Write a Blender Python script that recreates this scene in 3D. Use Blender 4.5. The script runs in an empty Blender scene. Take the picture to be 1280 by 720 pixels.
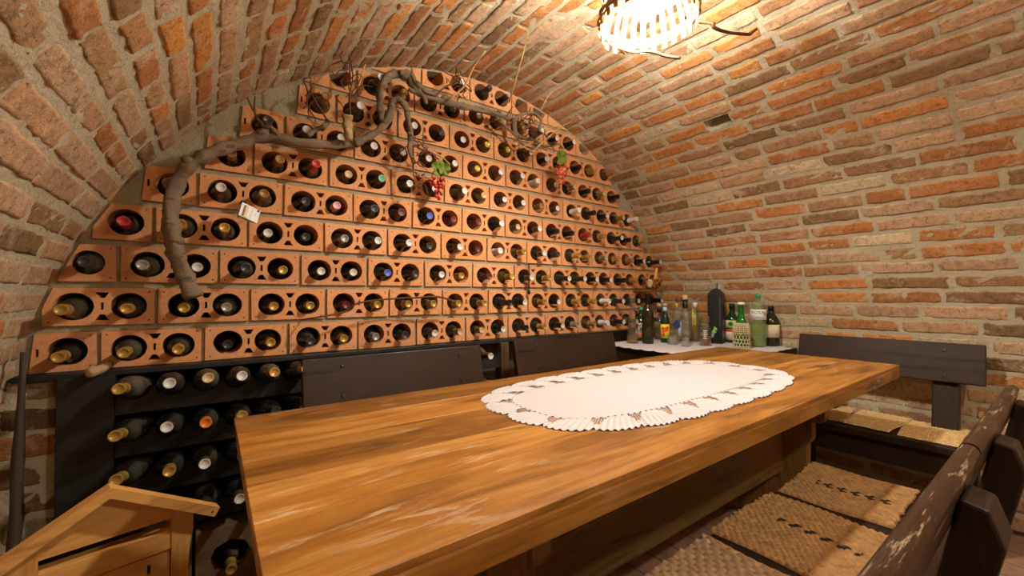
import bpy, bmesh, math, random
import numpy as np
from mathutils import Vector, Matrix
from mathutils.geometry import delaunay_2d_cdt

random.seed(11)
rng = np.random.default_rng(7)
PI = math.pi
SC = bpy.context.scene
COL = SC.collection

# ---------------------------------------------------------------- materials
def srgb(r, g, b):
    f = lambda c: (c/255/12.92) if c/255 <= .04045 else ((c/255+.055)/1.055)**2.4
    return (f(r), f(g), f(b), 1.0)

class NT:
    def __init__(self, name):
        self.m = bpy.data.materials.new(name); self.m.use_nodes = True
        self.t = self.m.node_tree; self.t.nodes.clear()
        self.out = self.n('ShaderNodeOutputMaterial')
        self.p = self.n('ShaderNodeBsdfPrincipled')
        self.l(self.p.outputs[0], self.out.inputs[0])
    def n(self, typ, **kw):
        nd = self.t.nodes.new(typ)
        for k, v in kw.items(): setattr(nd, k, v)
        return nd
    def l(self, a, b): self.t.links.new(a, b)
    def coord(self, scale=(1, 1, 1), kind='Object'):
        tc = self.n('ShaderNodeTexCoord'); mp = self.n('ShaderNodeMapping')
        mp.inputs['Scale'].default_value = scale
        self.l(tc.outputs[kind], mp.inputs['Vector']); return mp.outputs[0]
    def noise(self, vec, scale, detail=4, rough=.6, dist=0):
        nd = self.n('ShaderNodeTexNoise'); nd.inputs['Scale'].default_value = scale
        nd.inputs['Detail'].default_value = detail; nd.inputs['Roughness'].default_value = rough
        nd.inputs['Distortion'].default_value = dist
        if vec is not None: self.l(vec, nd.inputs['Vector'])
        return nd.outputs['Fac']
    def ramp(self, fac, stops, interp='LINEAR'):
        nd = self.n('ShaderNodeValToRGB'); cr = nd.color_ramp; cr.interpolation = interp
        while len(cr.elements) < len(stops): cr.elements.new(.5)
        for e, (p, c) in zip(cr.elements, stops):
            e.position = p; e.color = c if len(c) == 4 else (*c, 1)
        self.l(fac, nd.inputs[0]); return nd.outputs[0]
    def mix(self, fac, a, b, mode='MIX'):
        nd = self.n('ShaderNodeMix', data_type='RGBA', blend_type=mode)
        for s, v in ((nd.inputs[0], fac), (nd.inputs[6], a), (nd.inputs[7], b)):
            if hasattr(v, 'is_output'): self.l(v, s)
            else: s.default_value = v
        return nd.outputs[2]
    def base(self, c):
        if hasattr(c, 'is_output'): self.l(c, self.p.inputs['Base Color'])
        else: self.p.inputs['Base Color'].default_value = c
    def set(self, **kw):
        for k, v in kw.items():
            s = self.p.inputs[k.replace('_', ' ')]
            if hasattr(v, 'is_output'): self.l(v, s)
            else: s.default_value = v
        return self
    def bump(self, h, strength=.4, dist=.004, prev=None):
        b = self.n('ShaderNodeBump'); b.inputs['Strength'].default_value = strength
        b.inputs['Distance'].default_value = dist
        self.l(h, b.inputs['Height'])
        if prev is not None: self.l(prev, b.inputs['Normal'])
        self.l(b.outputs[0], self.p.inputs['Normal']); return b.outputs[0]

W4 = lambda v: (v, v, v, 1)
def m_table():
    k = NT('honey_walnut_planks'); at = k.n('ShaderNodeAttribute', attribute_name='tint')
    c0 = k.coord()
    # every plank gets its own figure: shift the grain by the plank tint
    mp = k.n('ShaderNodeVectorMath', operation='MULTIPLY_ADD'); k.l(at.outputs['Color'], mp.inputs[0]); mp.inputs[1].default_value = (7, 3, 5); k.l(c0, mp.inputs[2])
    def stretched(s):
        m = k.n('ShaderNodeMapping'); m.inputs['Scale'].default_value = s; k.l(mp.outputs[0], m.inputs['Vector']); return m.outputs[0]
    big = k.noise(stretched((1.1, 7, 7)), 1.5, 6, .6, 1.2)          # cathedral figure
    fine = k.noise(stretched((2.2, 60, 60)), 2.0, 4, .6, .2)
    col = k.ramp(big, [(.28, (.085, .032, .006, 1)), (.39, (.22, .088, .012, 1)), (.50, (.37, .153, .024, 1)), (.62, (.47, .225, .048, 1)), (.75, (.18, .070, .011, 1))])
    col = k.mix(k.ramp(fine, [(.46, W4(0)), (.70, W4(.5))]), col, (.20, .08, .02, 1))
    crack = k.noise(stretched((.9, 16, 16)), 1.3, 7, .65, .9)
    col = k.mix(k.ramp(crack, [(.33, W4(.9)), (.39, W4(0))]), col, (.07, .028, .01, 1))
    w = k.noise(stretched((2.4, 12, 12)), 2.4, 8, .74, .5)
    ww = k.noise(c0, 2.0, 2, .5)
    worn = k.mix(1.0, k.ramp(w, [(.55, W4(0)), (.63, W4(.75))]), k.ramp(ww, [(.42, W4(0)), (.60, W4(1))]), 'MULTIPLY')
    col = k.mix(worn, col, (.62, .45, .28, 1))
    vo = k.n('ShaderNodeTexVoronoi'); k.l(stretched((1.9, 5.5, 5.5)), vo.inputs['Vector']); vo.inputs['Scale'].default_value = 1.0
    sep = k.n('ShaderNodeSeparateColor'); k.l(vo.outputs['Color'], sep.inputs[0])
    kn = k.mix(1.0, k.ramp(vo.outputs['Distance'], [(.05, W4(.95)), (.13, W4(0))]), k.ramp(sep.outputs[0], [(.62, W4(0)), (.64, W4(1))]), 'MULTIPLY')
    col = k.mix(kn, col, (.05, .022, .008, 1))                      # knots
    k.base(k.mix(1.0, col, at.outputs['Color'], 'MULTIPLY'))
    k.set(Roughness=k.ramp(w, [(.4, W4(.34)), (.65, W4(.55))])); k.p.inputs['Specular IOR Level'].default_value = .32
    k.bump(fine, .12, .0015)
    return k.m

def m_brick():
    k = NT('old_brick'); c = k.coord()
    at = k.n('ShaderNodeAttribute', attribute_name='tint')
    n1 = k.noise(c, 11, 7, .72, .4); n2 = k.noise(c, 42, 6, .72); n3 = k.noise(c, 130, 3, .6)
    col = k.mix(1.0, at.outputs['Color'], k.ramp(n2, [(.30, W4(.50)), (.48, W4(1.0)), (.72, (1.30, 1.22, 1.15, 1))]), 'MULTIPLY')
    col = k.mix(k.ramp(n1, [(.54, W4(0)), (.66, W4(.7))]), col, (.60, .46, .31, 1))       # lime haze
    dark = k.ramp(k.noise(c, 15, 5, .75), [(.33, W4(1)), (.40, W4(0))])
    col = k.mix(k.mix(.5, W4(0), dark), col, (.07, .045, .03, 1))
    pits = k.ramp(n3, [(.33, W4(1)), (.4, W4(0))])
    col = k.mix(k.mix(.7, W4(0), pits), col, (.06, .035, .02, 1))
    k.base(col); k.set(Roughness=.9)
    k.p.inputs['Specular IOR Level'].default_value = .2
    b = k.bump(n2, .7, .006); k.bump(n3, .6, .003, b)
    return k.m

def m_mortar(name='lime_mortar', a=(.40, .335, .215, 1), b=(.62, .545, .39, 1)):
    k = NT(name); c = k.coord()
    n1 = k.noise(c, 11, 5, .65); n2 = k.noise(c, 90, 4, .7); n3 = k.noise(c, 40, 5, .6)
    col = k.mix(n1, a, b)
    col = k.mix(k.ramp(n2, [(.30, W4(.7)), (.42, W4(0))]), col, (.12, .09, .06, 1))
    k.base(col); k.set(Roughness=.95); k.p.inputs['Specular IOR Level'].default_value = .15
    bb = k.bump(n3, .8, .008); k.bump(n2, .6, .003, bb)
    return k.m

def m_clay():
    k = NT('terracotta'); c = k.coord()
    oi = k.n('ShaderNodeObjectInfo')
    base = k.ramp(oi.outputs['Random'], [(0, (.66, .275, .095, 1)), (.35, (.72, .32, .125, 1)), (.7, (.60, .265, .11, 1)), (1, (.76, .35, .15, 1))])
    n1 = k.noise(c, 12, 5, .65); n2 = k.noise(c, 70, 4, .7)
    col = k.mix(k.ramp(n1, [(.48, W4(0)), (.75, W4(.55))]), base, (.58, .36, .24, 1))
    col = k.mix(1.0, col, k.ramp(n2, [(.25, W4(.72)), (.5, W4(1)), (.8, W4(1.12))]), 'MULTIPLY')
    k.base(col); k.set(Roughness=.85); k.p.inputs['Specular IOR Level'].default_value = .25
    k.bump(n2, .35, .003)
    return k.m

def m_wood(name, a, b, dark, axis=0, rough=.4, scale=1.0, worn=None, bumpy=.15, coat=0, use_tint=False, spec=None):
    k = NT(name); s = [9*scale]*3; s[axis] = .9*scale
    c = k.coord(tuple(s)); c2 = k.coord()
    n1 = k.noise(c, 2.2, 6, .6, .8); n2 = k.noise(c, 14, 4, .6, .2); n3 = k.noise(c2, 4.5, 5, .65)
    col = k.mix(n1, a, b)
    col = k.mix(k.ramp(n1, [(.54, W4(0)), (.66, W4(.85))]), col, dark)
    col = k.mix(k.ramp(n2, [(.50, W4(0)), (.70, W4(.55))]), col, dark)
    if use_tint:
        at = k.n('ShaderNodeAttribute', attribute_name='tint')
        col = k.mix(1.0, col, at.outputs['Color'], 'MULTIPLY')
    rg = None
    if worn is not None:
        w = k.noise(k.coord(tuple(.5*v if i == axis else v*.45 for i, v in enumerate(s))), 3.2, 7, .72, .3)
        msk = k.ramp(w, [(worn[1], W4(0)), (worn[1]+.07, W4(worn[2]))])
        col = k.mix(msk, col, worn[0])
    k.base(col)
    k.set(Roughness=k.ramp(n3, [(.3, W4(rough-.08)), (.7, W4(rough+.14))]))
    k.p.inputs['Specular IOR Level'].default_value = .5 if spec is None else spec; k.p.inputs['Coat Weight'].default_value = coat; k.p.inputs['Coat Roughness'].default_value = .2
    k.bump(n2, bumpy, .002)
    return k.m

def m_plain(name, col, rough=.5, metal=0, noise=0, nscale=40, spec=.5, bump=0, trans=0, ior=1.45):
    k = NT(name)
    if noise:
        n = k.noise(k.coord(), nscale, 4, .65)
        k.base(k.mix(1.0, col, k.ramp(n, [(.25, W4(1-noise)), (.75, W4(1+noise))]), 'MULTIPLY'))
        if bump: k.bump(n, bump, .002)
    else: k.base(col)
    k.set(Roughness=rough, Metallic=metal, IOR=ior)
    k.p.inputs['Specular IOR Level'].default_value = spec
    k.p.inputs['Transmission Weight'].default_value = trans
    return k.m

def m_thin(name, col, milk=0.0, milkcol=(1, 1, 1, 1), rough=.03):
    """thin-walled glass: tinted see-through sheet with a Fresnel gloss"""
    k = NT(name); t = k.n('ShaderNodeBsdfTransparent'); t.inputs[0].default_value = col
    base = t.outputs[0]
    if milk:
        d = k.n('ShaderNodeBsdfDiffuse'); d.inputs[0].default_value = milkcol
        x = k.n('ShaderNodeMixShader'); x.inputs[0].default_value = milk; k.l(base, x.inputs[1]); k.l(d.outputs[0], x.inputs[2]); base = x.outputs[0]
    g = k.n('ShaderNodeBsdfGlossy'); g.inputs['Roughness'].default_value = rough
    lw = k.n('ShaderNodeLayerWeight'); lw.inputs[0].default_value = .5
    f = k.n('ShaderNodeMapRange'); f.inputs['From Min'].default_value = .45; f.inputs['From Max'].default_value = 1.0; f.inputs['To Min'].default_value = .05; f.inputs['To Max'].default_value = .55; k.l(lw.outputs['Facing'], f.inputs['Value'])
    m = k.n('ShaderNodeMixShader'); k.l(f.outputs[0], m.inputs[0]); k.l(base, m.inputs[1]); k.l(g.outputs[0], m.inputs[2])
    k.l(m.outputs[0], k.out.inputs[0]); return k.m

def m_glass_dark(name, col, dust=.35):
    k = NT(name); c = k.coord(); oi = k.n('ShaderNodeObjectInfo')
    n = k.noise(c, 18, 5, .7); n2 = k.noise(c, 5, 3, .6)
    d = k.ramp(n2, [(.42, W4(0)), (.72, W4(dust))])
    k.base(k.mix(d, col, (.20, .165, .11, 1)))
    k.set(Roughness=k.ramp(n, [(.3, W4(.12)), (.75, W4(.42))])); k.p.inputs['Specular IOR Level'].default_value = .6
    return k.m

def m_tinted(name, rough=.85, nscale=60, var=.25, spec=.2, bump=.3):
    k = NT(name); at = k.n('ShaderNodeAttribute', attribute_name='tint')
    n = k.noise(k.coord(), nscale, 4, .65)
    k.base(k.mix(1.0, at.outputs['Color'], k.ramp(n, [(.25, W4(1-var)), (.75, W4(1+var))]), 'MULTIPLY'))
    k.set(Roughness=rough); k.p.inputs['Specular IOR Level'].default_value = spec
    k.bump(n, bump, .002)
    return k.m

M = {}
M['brick'] = m_brick()
M['mortar'] = m_mortar()
M['wmortar'] = m_mortar('grey_cement_mortar', (.24, .195, .115, 1), (.46, .39, .26, 1))
M['clay'] = m_clay()
M['table'] = m_table()
M['tablebase'] = m_wood('olive_brown_wood', (.20, .10, .025, 1), (.27, .145, .04, 1), (.08, .04, .012, 1), 0, .45, 1.0)
M['tableleg'] = m_wood('brown_trestle_wood', (.25, .12, .03, 1), (.33, .165, .045, 1), (.10, .045, .014, 1), 2, .42, 1.0)
M['bench'] = m_wood('dark_stained_wood', (.026, .013, .008, 1), (.044, .023, .013, 1), (.008, .005, .004, 1), 0, .46, 1.3, ((.10, .065, .045, 1), .64, .6), spec=.28)
M['benchpost'] = m_wood('dark_stained_post', (.022, .012, .008, 1), (.034, .018, .011, 1), (.008, .005, .004, 1), 2, .44, 1.3, spec=.3)
M['rail'] = m_wood('worn_varnished_rail', (.026, .012, .006, 1), (.060, .023, .009, 1), (.010, .006, .005, 1), 0, .30, 3.4, ((.50, .36, .23, 1), .575, .95), .2, spec=.35)
M['black'] = m_plain('black_painted_wood', (.016, .015, .014, 1), .5, 0, .5, 30, .4, .2)
M['blackrail'] = m_plain('black_painted_board', (.022, .021, .02, 1), .48, 0, .45, 22, .45, .2)
M['brownpost'] = m_wood('brown_post', (.085, .045, .02, 1), (.13, .07, .03, 1), (.04, .02, .01, 1), 2, .5)
M['pine'] = m_wood('golden_pine', (.68, .34, .085, 1), (.74, .40, .12, 1), (.46, .19, .04, 1), 0, .42, .8)
M['pinev'] = m_wood('golden_pine_upright', (.66, .33, .085, 1), (.72, .39, .12, 1), (.46, .19, .04, 1), 2, .42, .8)
M['slot'] = m_plain('dark_slot', (.02, .012, .006, 1), .8)
M['vine'] = m_wood('vine_bark', (.15, .098, .056, 1), (.26, .18, .11, 1), (.05, .032, .018, 1), 0, .8, 3.0, None, 1.0)
M['vinepale'] = m_plain('cut_vine_wood', (.42, .27, .14, 1), .8, 0, .3, 30, .2, .3)
M['twig'] = m_plain('brown_twig', (.11, .055, .025, 1), .8, 0, .35, 60, .2, .4)
M['straw'] = m_plain('straw_twig', (.50, .31, .12, 1), .75, 0, .3, 60, .2, .3)
M['bgreen'] = m_glass_dark('dark_green_bottle_glass', (.012, .014, .007, 1))
M['bblack'] = m_glass_dark('black_bottle_glass', (.008, .008, .008, 1), .25)
M['bamber'] = m_glass_dark('amber_bottle_glass', (.055, .032, .009, 1), .3)
M['dusty'] = m_glass_dark('dusty_bottle_glass', (.02, .018, .012, 1), .75)
CAPC = {'g': (.46, .28, .06), 'y': (.55, .41, .08), 'w': (.62, .59, .53), 's': (.33, .31, .28), 'd': (.035, .035, .033), 'b': (.010, .010, .010),
        'm': (.13, .025, .025), 'r': (.42, .03, .03), 'p': (.75, .40, .40), 'B': (.06, .13, .42), 'G': (.10, .42, .25), 'c': (.55, .38, .20),
        'o': (.30, .15, .035), 'l': (.70, .67, .62), 'k': (.012, .012, .012), 'brown': (.12, .06, .02), 'olive': (.20, .13, .03), 'orange': (.62, .16, .02)}
def capmat(c):
    key = 'cap_'+c
    if key not in M:
        M[key] = m_plain('capsule_'+c, (*CAPC[c], 1), .32, .35 if c in 'gys' else 0, .15, 80)
    return M[key]
M['lace'] = m_plain('white_crochet', (.66, .62, .62, 1), .9, 0, .10, 420, .1, .5)
M['cloth'] = m_plain('white_cloth', (.64, .595, .60, 1), .9, 0, .06, 200, .1, .3)
M['straww'] = m_tinted('woven_straw')
M['clearglass'] = m_thin('clear_glass', (.95, .96, .93, 1), .035, (.8, .8, .75, 1))
M['greenglass'] = m_thin('bright_green_glass', (.08, .48, .06, 1), .55, (.01, .20, .02, 1))
M['darkgreenglass'] = m_plain('deep_green_glass', (.012, .05, .014, 1), .08, 0, 0, 1, .5, 0, .3, 1.45)
M['olivebottle'] = m_plain('olive_black_glass', (.026, .022, .006, 1), .10, 0, 0, 1, .5, 0, .2, 1.45)
M['petglass'] = m_thin('pale_green_plastic', (.82, .94, .72, 1), .10, (.62, .78, .50, 1), .08)
M['amberliq'] = m_thin('amber_liquor', (.86, .60, .18, 1), .2, (.55, .28, .04, 1))
M['brownliq'] = m_thin('brown_liquor', (.72, .50, .30, 1), .2, (.40, .22, .10, 1))
M['greenliq'] = m_thin('green_liquid', (.80, .84, .50, 1), .2, (.48, .54, .18, 1))
M['yellowliq'] = m_thin('straw_liquid', (.92, .86, .58, 1), .12, (.70, .58, .22, 1))
M['cork'] = m_plain('cork_stopper', (.60, .42, .22, 1), .85, 0, .25, 90, .2, .3)
M['gold'] = m_plain('gold_cap', (.72, .48, .10, 1), .3, .6)
M['browncap'] = m_plain('brown_wood_cap', (.16, .085, .025, 1), .6, 0, .3, 60)
M['greencap'] = m_plain('green_plastic_cap', (.03, .38, .16, 1), .4)
M['whitecap'] = m_plain('white_cap', (.80, .76, .68, 1), .5)
M['paper'] = m_plain('white_paper', (.80, .78, .76, 1), .8, 0, .04, 60, .2)
M['cream'] = m_plain('cream_label', (.66, .54, .36, 1), .8, 0, .1, 60, .2)
M['orangelab'] = m_plain('orange_print', (.78, .13, .025, 1), .6)
M['redlab'] = m_plain('red_print', (.60, .05, .02, 1), .6)
M['yellowlab'] = m_plain('yellow_print', (.85, .66, .03, 1), .6)
M['darkblue'] = m_plain('dark_blue_print', (.02, .025, .10, 1), .6)
M['skyblue'] = m_plain('pale_blue_print', (.55, .68, .85, 1), .6)
M['teal'] = m_plain('teal_print', (.10, .36, .28, 1), .6)
M['greenprint'] = m_plain('green_print', (.20, .55, .03, 1), .6)
M['greyprint'] = m_plain('grey_print', (.33, .36, .35, 1), .6)
M['ink'] = m_plain('dark_ink', (.03, .03, .03, 1), .6)
M['darkgreenprint'] = m_plain('dark_green_print', (.02, .09, .05, 1), .6)
M['carton'] = m_plain('black_carton', (.010, .010, .011, 1), .38, 0, .2, 60)
M['cartongrey'] = m_plain('grey_carton', (.18, .19, .20, 1), .5)
M['wicker'] = m_plain('natural_wicker', (.62, .47, .29, 1), .8, 0, .25, 70, .2, .3)
M['lampwicker'] = m_plain('pale_basket_wicker', (.30, .19, .07, 1), .7, 0, .2, 50, .3, .2)
M['grape'] = m_plain('red_grape', (.48, .035, .035, 1), .25, 0, .35, 30)
M['grapeo'] = m_plain('orange_grape', (.62, .17, .05, 1), .25, 0, .3, 30)
M['leaf'] = m_plain('vine_leaf_green', (.14, .18, .022, 1), .6, 0, .35, 40, .3, .3)
M['iron'] = m_plain('black_iron', (.015, .015, .016, 1), .4, .6)
M['bolt'] = m_plain('dull_bolt', (.09, .08, .07, 1), .35, .8)
M['candle'] = m_plain('orange_wax', (.80, .36, .05, 1), .45, 0, .15, 60)
M['orn'] = m_plain('russet_basket', (.34, .12, .035, 1), .8, 0, .5, 60, .2, .5)
M['strawf'] = m_plain('straw_flower', (.66, .50, .27, 1), .8, 0, .3, 60)
M['floor'] = None
M['oldclay'] = m_plain('dusty_old_clay', (.17, .105, .055, 1), .9, 0, .45, 16, .2, .5)
M['cable'] = m_plain('black_cable', (.012, .012, .012, 1), .5)
M['lath'] = m_wood('corner_shade_brown', (.045, .028, .016, 1), (.06, .038, .022, 1), (.02, .012, .008, 1), 2, .7)  # dark brown standing in for the shade of the left corner
def m_floor():
    k = NT('brick_floor'); c = k.coord()
    b = k.n('ShaderNodeTexBrick'); mp = k.n('ShaderNodeMapping'); mp.inputs['Rotation'].default_value = (0, 0, PI/2); k.l(c, mp.inputs['Vector']); k.l(mp.outputs[0], b.inputs['Vector'])
    b.inputs['Color1'].default_value = (.36, .20, .12, 1); b.inputs['Color2'].default_value = (.46, .28, .18, 1)
    b.inputs['Mortar'].default_value = (.16, .12, .08, 1); b.inputs['Scale'].default_value = 3.2
    b.inputs['Mortar Size'].default_value = .015; b.inputs['Brick Width'].default_value = .8; b.inputs['Row Height'].default_value = .4
    n = k.noise(c, 9, 5, .7)
    k.base(k.mix(1.0, b.outputs['Color'], k.ramp(n, [(.3, W4(.6)), (.7, W4(1.2))]), 'MULTIPLY')); k.set(Roughness=.7)
    k.bump(n, .3, .004); return k.m
M['floor'] = m_floor()
def m_emit(name, col, s):
    k = NT(name); k.base((1, 1, 1, 1)); k.p.inputs['Emission Color'].default_value = col
    k.p.inputs['Emission Strength'].default_value = s; return k.m

# ---------------------------------------------------------------- mesh builder
class MB:
    """collects geometry for ONE mesh"""
    def __init__(self): self.v = []; self.f = []; self.mi = []; self.sm = []; self.tint = []; self.cur = (1, 1, 1)
    def add(self, verts, faces, mat=0, smooth=False, T=None):
        o = len(self.v)
        for p in verts:
            p = Vector(p)
            if T is not None: p = T @ p
            self.v.append((p.x, p.y, p.z)); self.tint.append(self.cur)
        for f in faces:
            self.f.append(tuple(i+o for i in f)); self.mi.append(mat); self.sm.append(smooth)
        return self
    def box(self, c, s, bev=0, mat=0, T=None, seg=2, smooth=False):
        if bev <= 0:
            x, y, z = (a/2 for a in s); cx, cy, cz = c
            vs = [(cx+i*x, cy+j*y, cz+k*z) for i in (-1, 1) for j in (-1, 1) for k in (-1, 1)]
            return self.add(vs, [(0, 1, 3, 2), (4, 6, 7, 5), (0, 4, 5, 1), (2, 3, 7, 6), (0, 2, 6, 4), (1, 5, 7, 3)], mat, False, T)
        bm = bmesh.new(); bmesh.ops.create_cube(bm, size=1)
        for v in bm.verts: v.co = Vector((v.co.x*s[0]+c[0], v.co.y*s[1]+c[1], v.co.z*s[2]+c[2]))
        bmesh.ops.bevel(bm, geom=bm.edges[:], offset=bev, segments=seg, affect='EDGES', profile=.5)
        self.bm(bm, mat, smooth, T); return self
    def bm(self, bm, mat=0, smooth=False, T=None):
        bm.verts.index_update()
        self.add([v.co.copy() for v in bm.verts], [[v.index for v in f.verts] for f in bm.faces], mat, smooth, T); bm.free()
    def lathe(self, prof, seg=24, mat=0, T=None, cap=True, smooth=True, a0=0, a1=2*PI):
        full = abs(a1-a0-2*PI) < 1e-6; n = seg if full else seg+1
        vs = []; fs = []
        for r, z in prof:
            for i in range(n):
                a = a0+(a1-a0)*i/seg; vs.append((r*math.cos(a), r*math.sin(a), z))
        for j in range(len(prof)-1):
            for i in range(seg):
                i2 = (i+1) % n
                fs.append((j*n+i, j*n+i2, (j+1)*n+i2, (j+1)*n+i))
        self.add(vs, fs, mat, smooth, T)
        if cap and full:
            if prof[0][0] > 1e-5: self.add(vs[:n], [tuple(reversed(range(n)))], mat, False, T)
            if prof[-1][0] > 1e-5: self.add(vs[-n:], [tuple(range(n))], mat, False, T)
        return self
    def tube(self, path, rad, seg=8, mat=0, T=None, noise=0, sub=4, flat=None):
        P = smooth_path(path, sub) if sub > 1 else [Vector(p) for p in path]
        n = len(P)
        if callable(rad): R = [rad(i/(n-1)) for i in range(n)]
        elif isinstance(rad, (int, float)): R = [rad]*n
        else: R = [float(np.interp(i/(n-1), np.linspace(0, 1, len(rad)), rad)) for i in range(n)]
        vs = []; up = Vector((.13, .21, .97))
        t = (P[1]-P[0]).normalized(); u = t.cross(up)
        if u.length < .05: u = t.cross(Vector((1, 0, 0)))
        u.normalize()
        ph = random.random()*6
        for i in range(n):
            t = (P[min(i+1, n-1)]-P[max(i-1, 0)]).normalized()
            u = (u-t*u.dot(t)).normalized(); w = t.cross(u)
            for j in range(seg):
                a = 2*PI*j/seg
                rr = R[i]*(1+noise*(.5*math.sin(3*a+ph+i*.23)+.5*math.sin(i*.9+ph)+random.uniform(-.6, .6)))
                q = u*math.cos(a)+w*math.sin(a)
                vs.append(P[i]+q*rr)
        fs = [(i*seg+j, i*seg+(j+1) % seg, (i+1)*seg+(j+1) % seg, (i+1)*seg+j) for i in range(n-1) for j in range(seg)]
        fs += [tuple(reversed(range(seg))), tuple(range((n-1)*seg, n*seg))]
        return self.add(vs, fs, mat, True, T)
    def sphere(self, c, r, seg=12, rings=8, mat=0, T=None, sc=(1, 1, 1)):
        prof = []
        for i in range(rings+1):
            a = -PI/2+PI*i/rings; prof.append((max(r*math.cos(a), 1e-6), r*math.sin(a)))
        X = Matrix.Translation(c) @ Matrix.Diagonal((*sc, 1))
        if T is not None: X = T @ X
        return self.lathe(prof, seg, mat, X, False)
    def prism(self, poly, a, b, axis='y', mat=0, T=None):
        """extrude a 2-D polygon; axis y: (x,z) ; z: (x,y) ; x: (y,z)"""
        def P(p, d): return (p[0], d, p[1]) if axis == 'y' else (p[0], p[1], d) if axis == 'z' else (d, p[0], p[1])
        n = len(poly); vs = [P(p, a) for p in poly]+[P(p, b) for p in poly]
        fs = [tuple(range(n)), tuple(reversed(range(n, 2*n)))]+[(i, n+i, n+(i+1) % n, (i+1) % n) for i in range(n)]
        return self.add(vs, fs, mat, False, T)
    def plate(self, outline, holes, a, b, mat=0, axis='y', T=None, eps=1e-5, back=False):
        """flat plate with cut-outs: constrained triangulation, front at a, walls back to b"""
        vs = []; es = []
        for poly in [outline]+holes:
            o = len(vs); n = len(poly)
            vs += [Vector((p[0], p[1])) for p in poly]; es += [(o+i, o+(i+1) % n) for i in range(n)]
        V, E, F, *_ = delaunay_2d_cdt(vs, es, [], 0, eps)
        keep = []
        for f in F:
            c = sum((V[i] for i in f), Vector((0, 0)))/len(f)
            if inside(c, outline) and not any(inside(c, h) for h in holes): keep.append(tuple(f))
        def P(p, d): return (p[0], d, p[1]) if axis == 'y' else (p[0], p[1], d) if axis == 'z' else (d, p[0], p[1])
        cnt = {}
        for f in keep:
            for i in range(len(f)):
                e = (f[i], f[(i+1) % len(f)]); k = (min(e), max(e)); cnt.setdefault(k, []).append(e)
        edges = [e[0] for e in cnt.values() if len(e) == 1]
        n = len(V)
        verts = [P(v, a) for v in V]+[P(v, b) for v in V]
        faces = list(keep)+[(e[1], e[0], e[0]+n, e[1]+n) for e in edges]
        if back: faces += [tuple(i+n for i in reversed(f)) for f in keep]
        return self.add(verts, faces, mat, False, T)
    def build(self, name, mats, parent=None, tint=False, recalc=False, edge_split=False):
        me = bpy.data.meshes.new(name)
        me.from_pydata(self.v, [], self.f)
        if not isinstance(mats, (list, tuple)): mats = [mats]
        for m in mats: me.materials.append(m)
        me.polygons.foreach_set('material_index', self.mi)
        me.polygons.foreach_set('use_smooth', self.sm)
        if tint:
            at = me.color_attributes.new('tint', 'FLOAT_COLOR', 'POINT')
            arr = np.ones((len(self.v), 4), np.float32); arr[:, :3] = np.array(self.tint, np.float32); at.data.foreach_set('color', arr.ravel())
        if recalc:
            bm = bmesh.new(); bm.from_mesh(me); bmesh.ops.remove_doubles(bm, verts=bm.verts, dist=1e-6)
            bmesh.ops.recalc_face_normals(bm, faces=bm.faces); bm.to_mesh(me); bm.free()
        me.update()
        o = bpy.data.objects.new(name, me); COL.objects.link(o)
        if parent is not None: o.parent = parent
        return o

def smooth_path(pts, sub):
    P = [Vector(p) for p in pts]
    if len(P) < 3: return [P[0].lerp(P[-1], i/sub) for i in range(sub+1)]
    Q = [P[0]*2-P[1]]+P+[P[-1]*2-P[-2]]; out = []
    for i in range(1, len(Q)-2):
        a, b, c, d = Q[i-1:i+3]
        for k in range(sub):
            t = k/sub
            out.append(.5*((2*b)+(c-a)*t+(2*a-5*b+4*c-d)*t*t+(3*b-a-3*c+d)*t**3))
    out.append(P[-1]); return out

def inside(p, poly):
    x, y = p[0], p[1]; r = False; n = len(poly); j = n-1
    for i in range(n):
        xi, yi = poly[i]; xj, yj = poly[j]
        if (yi > y) != (yj > y) and x < (xj-xi)*(y-yi)/(yj-yi)+xi: r = not r
        j = i
    return r

def clip_convex(poly, clip):
    """Sutherland-Hodgman, clip is CCW convex"""
    out = list(poly)
    for i in range(len(clip)):
        a, b = clip[i], clip[(i+1) % len(clip)]
        side = lambda p: (b[0]-a[0])*(p[1]-a[1])-(b[1]-a[1])*(p[0]-a[0])
        inp, out = out, []
        if not inp: return []
        for k in range(len(inp)):
            p, q = inp[k-1], inp[k]; sp, sq = side(p), side(q)
            if (sp >= 0) != (sq >= 0):
                t = sp/(sp-sq); out.append((p[0]+t*(q[0]-p[0]), p[1]+t*(q[1]-p[1])))
            if sq >= 0: out.append(q)
    return out
def area(poly): return .5*sum(poly[i-1][0]*poly[i][1]-poly[i][0]*poly[i-1][1] for i in range(len(poly)))
def circ(cx, cy, r, n=24, ry=None): return [(cx+r*math.cos(2*PI*i/n), cy+(ry or r)*math.sin(2*PI*i/n)) for i in range(n)]

def tag(o, label=None, cat=None, group=None, kind=None):
    if label: o['label'] = label
    if cat: o['category'] = cat
    if group: o['group'] = group
    if kind: o['kind'] = kind
    return o
def empty(name, loc=(0, 0, 0), rz=0.0, label=None, cat=None, group=None):
    o = bpy.data.objects.new(name, None); COL.objects.link(o); o.empty_display_size = .05
    o.location = loc; o.rotation_euler = (0, 0, rz); return tag(o, label, cat, group)
def copy_tree(o, parent=None):
    c = o.copy(); COL.objects.link(c)
    if parent is not None: c.parent = parent
    for ch in o.children: copy_tree(ch, c)
    return c
def rotT(loc=(0, 0, 0), rx=0, ry=0, rz=0):
    return Matrix.Translation(loc) @ Matrix.Rotation(rz, 4, 'Z') @ Matrix.Rotation(ry, 4, 'Y') @ Matrix.Rotation(rx, 4, 'X')

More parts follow.
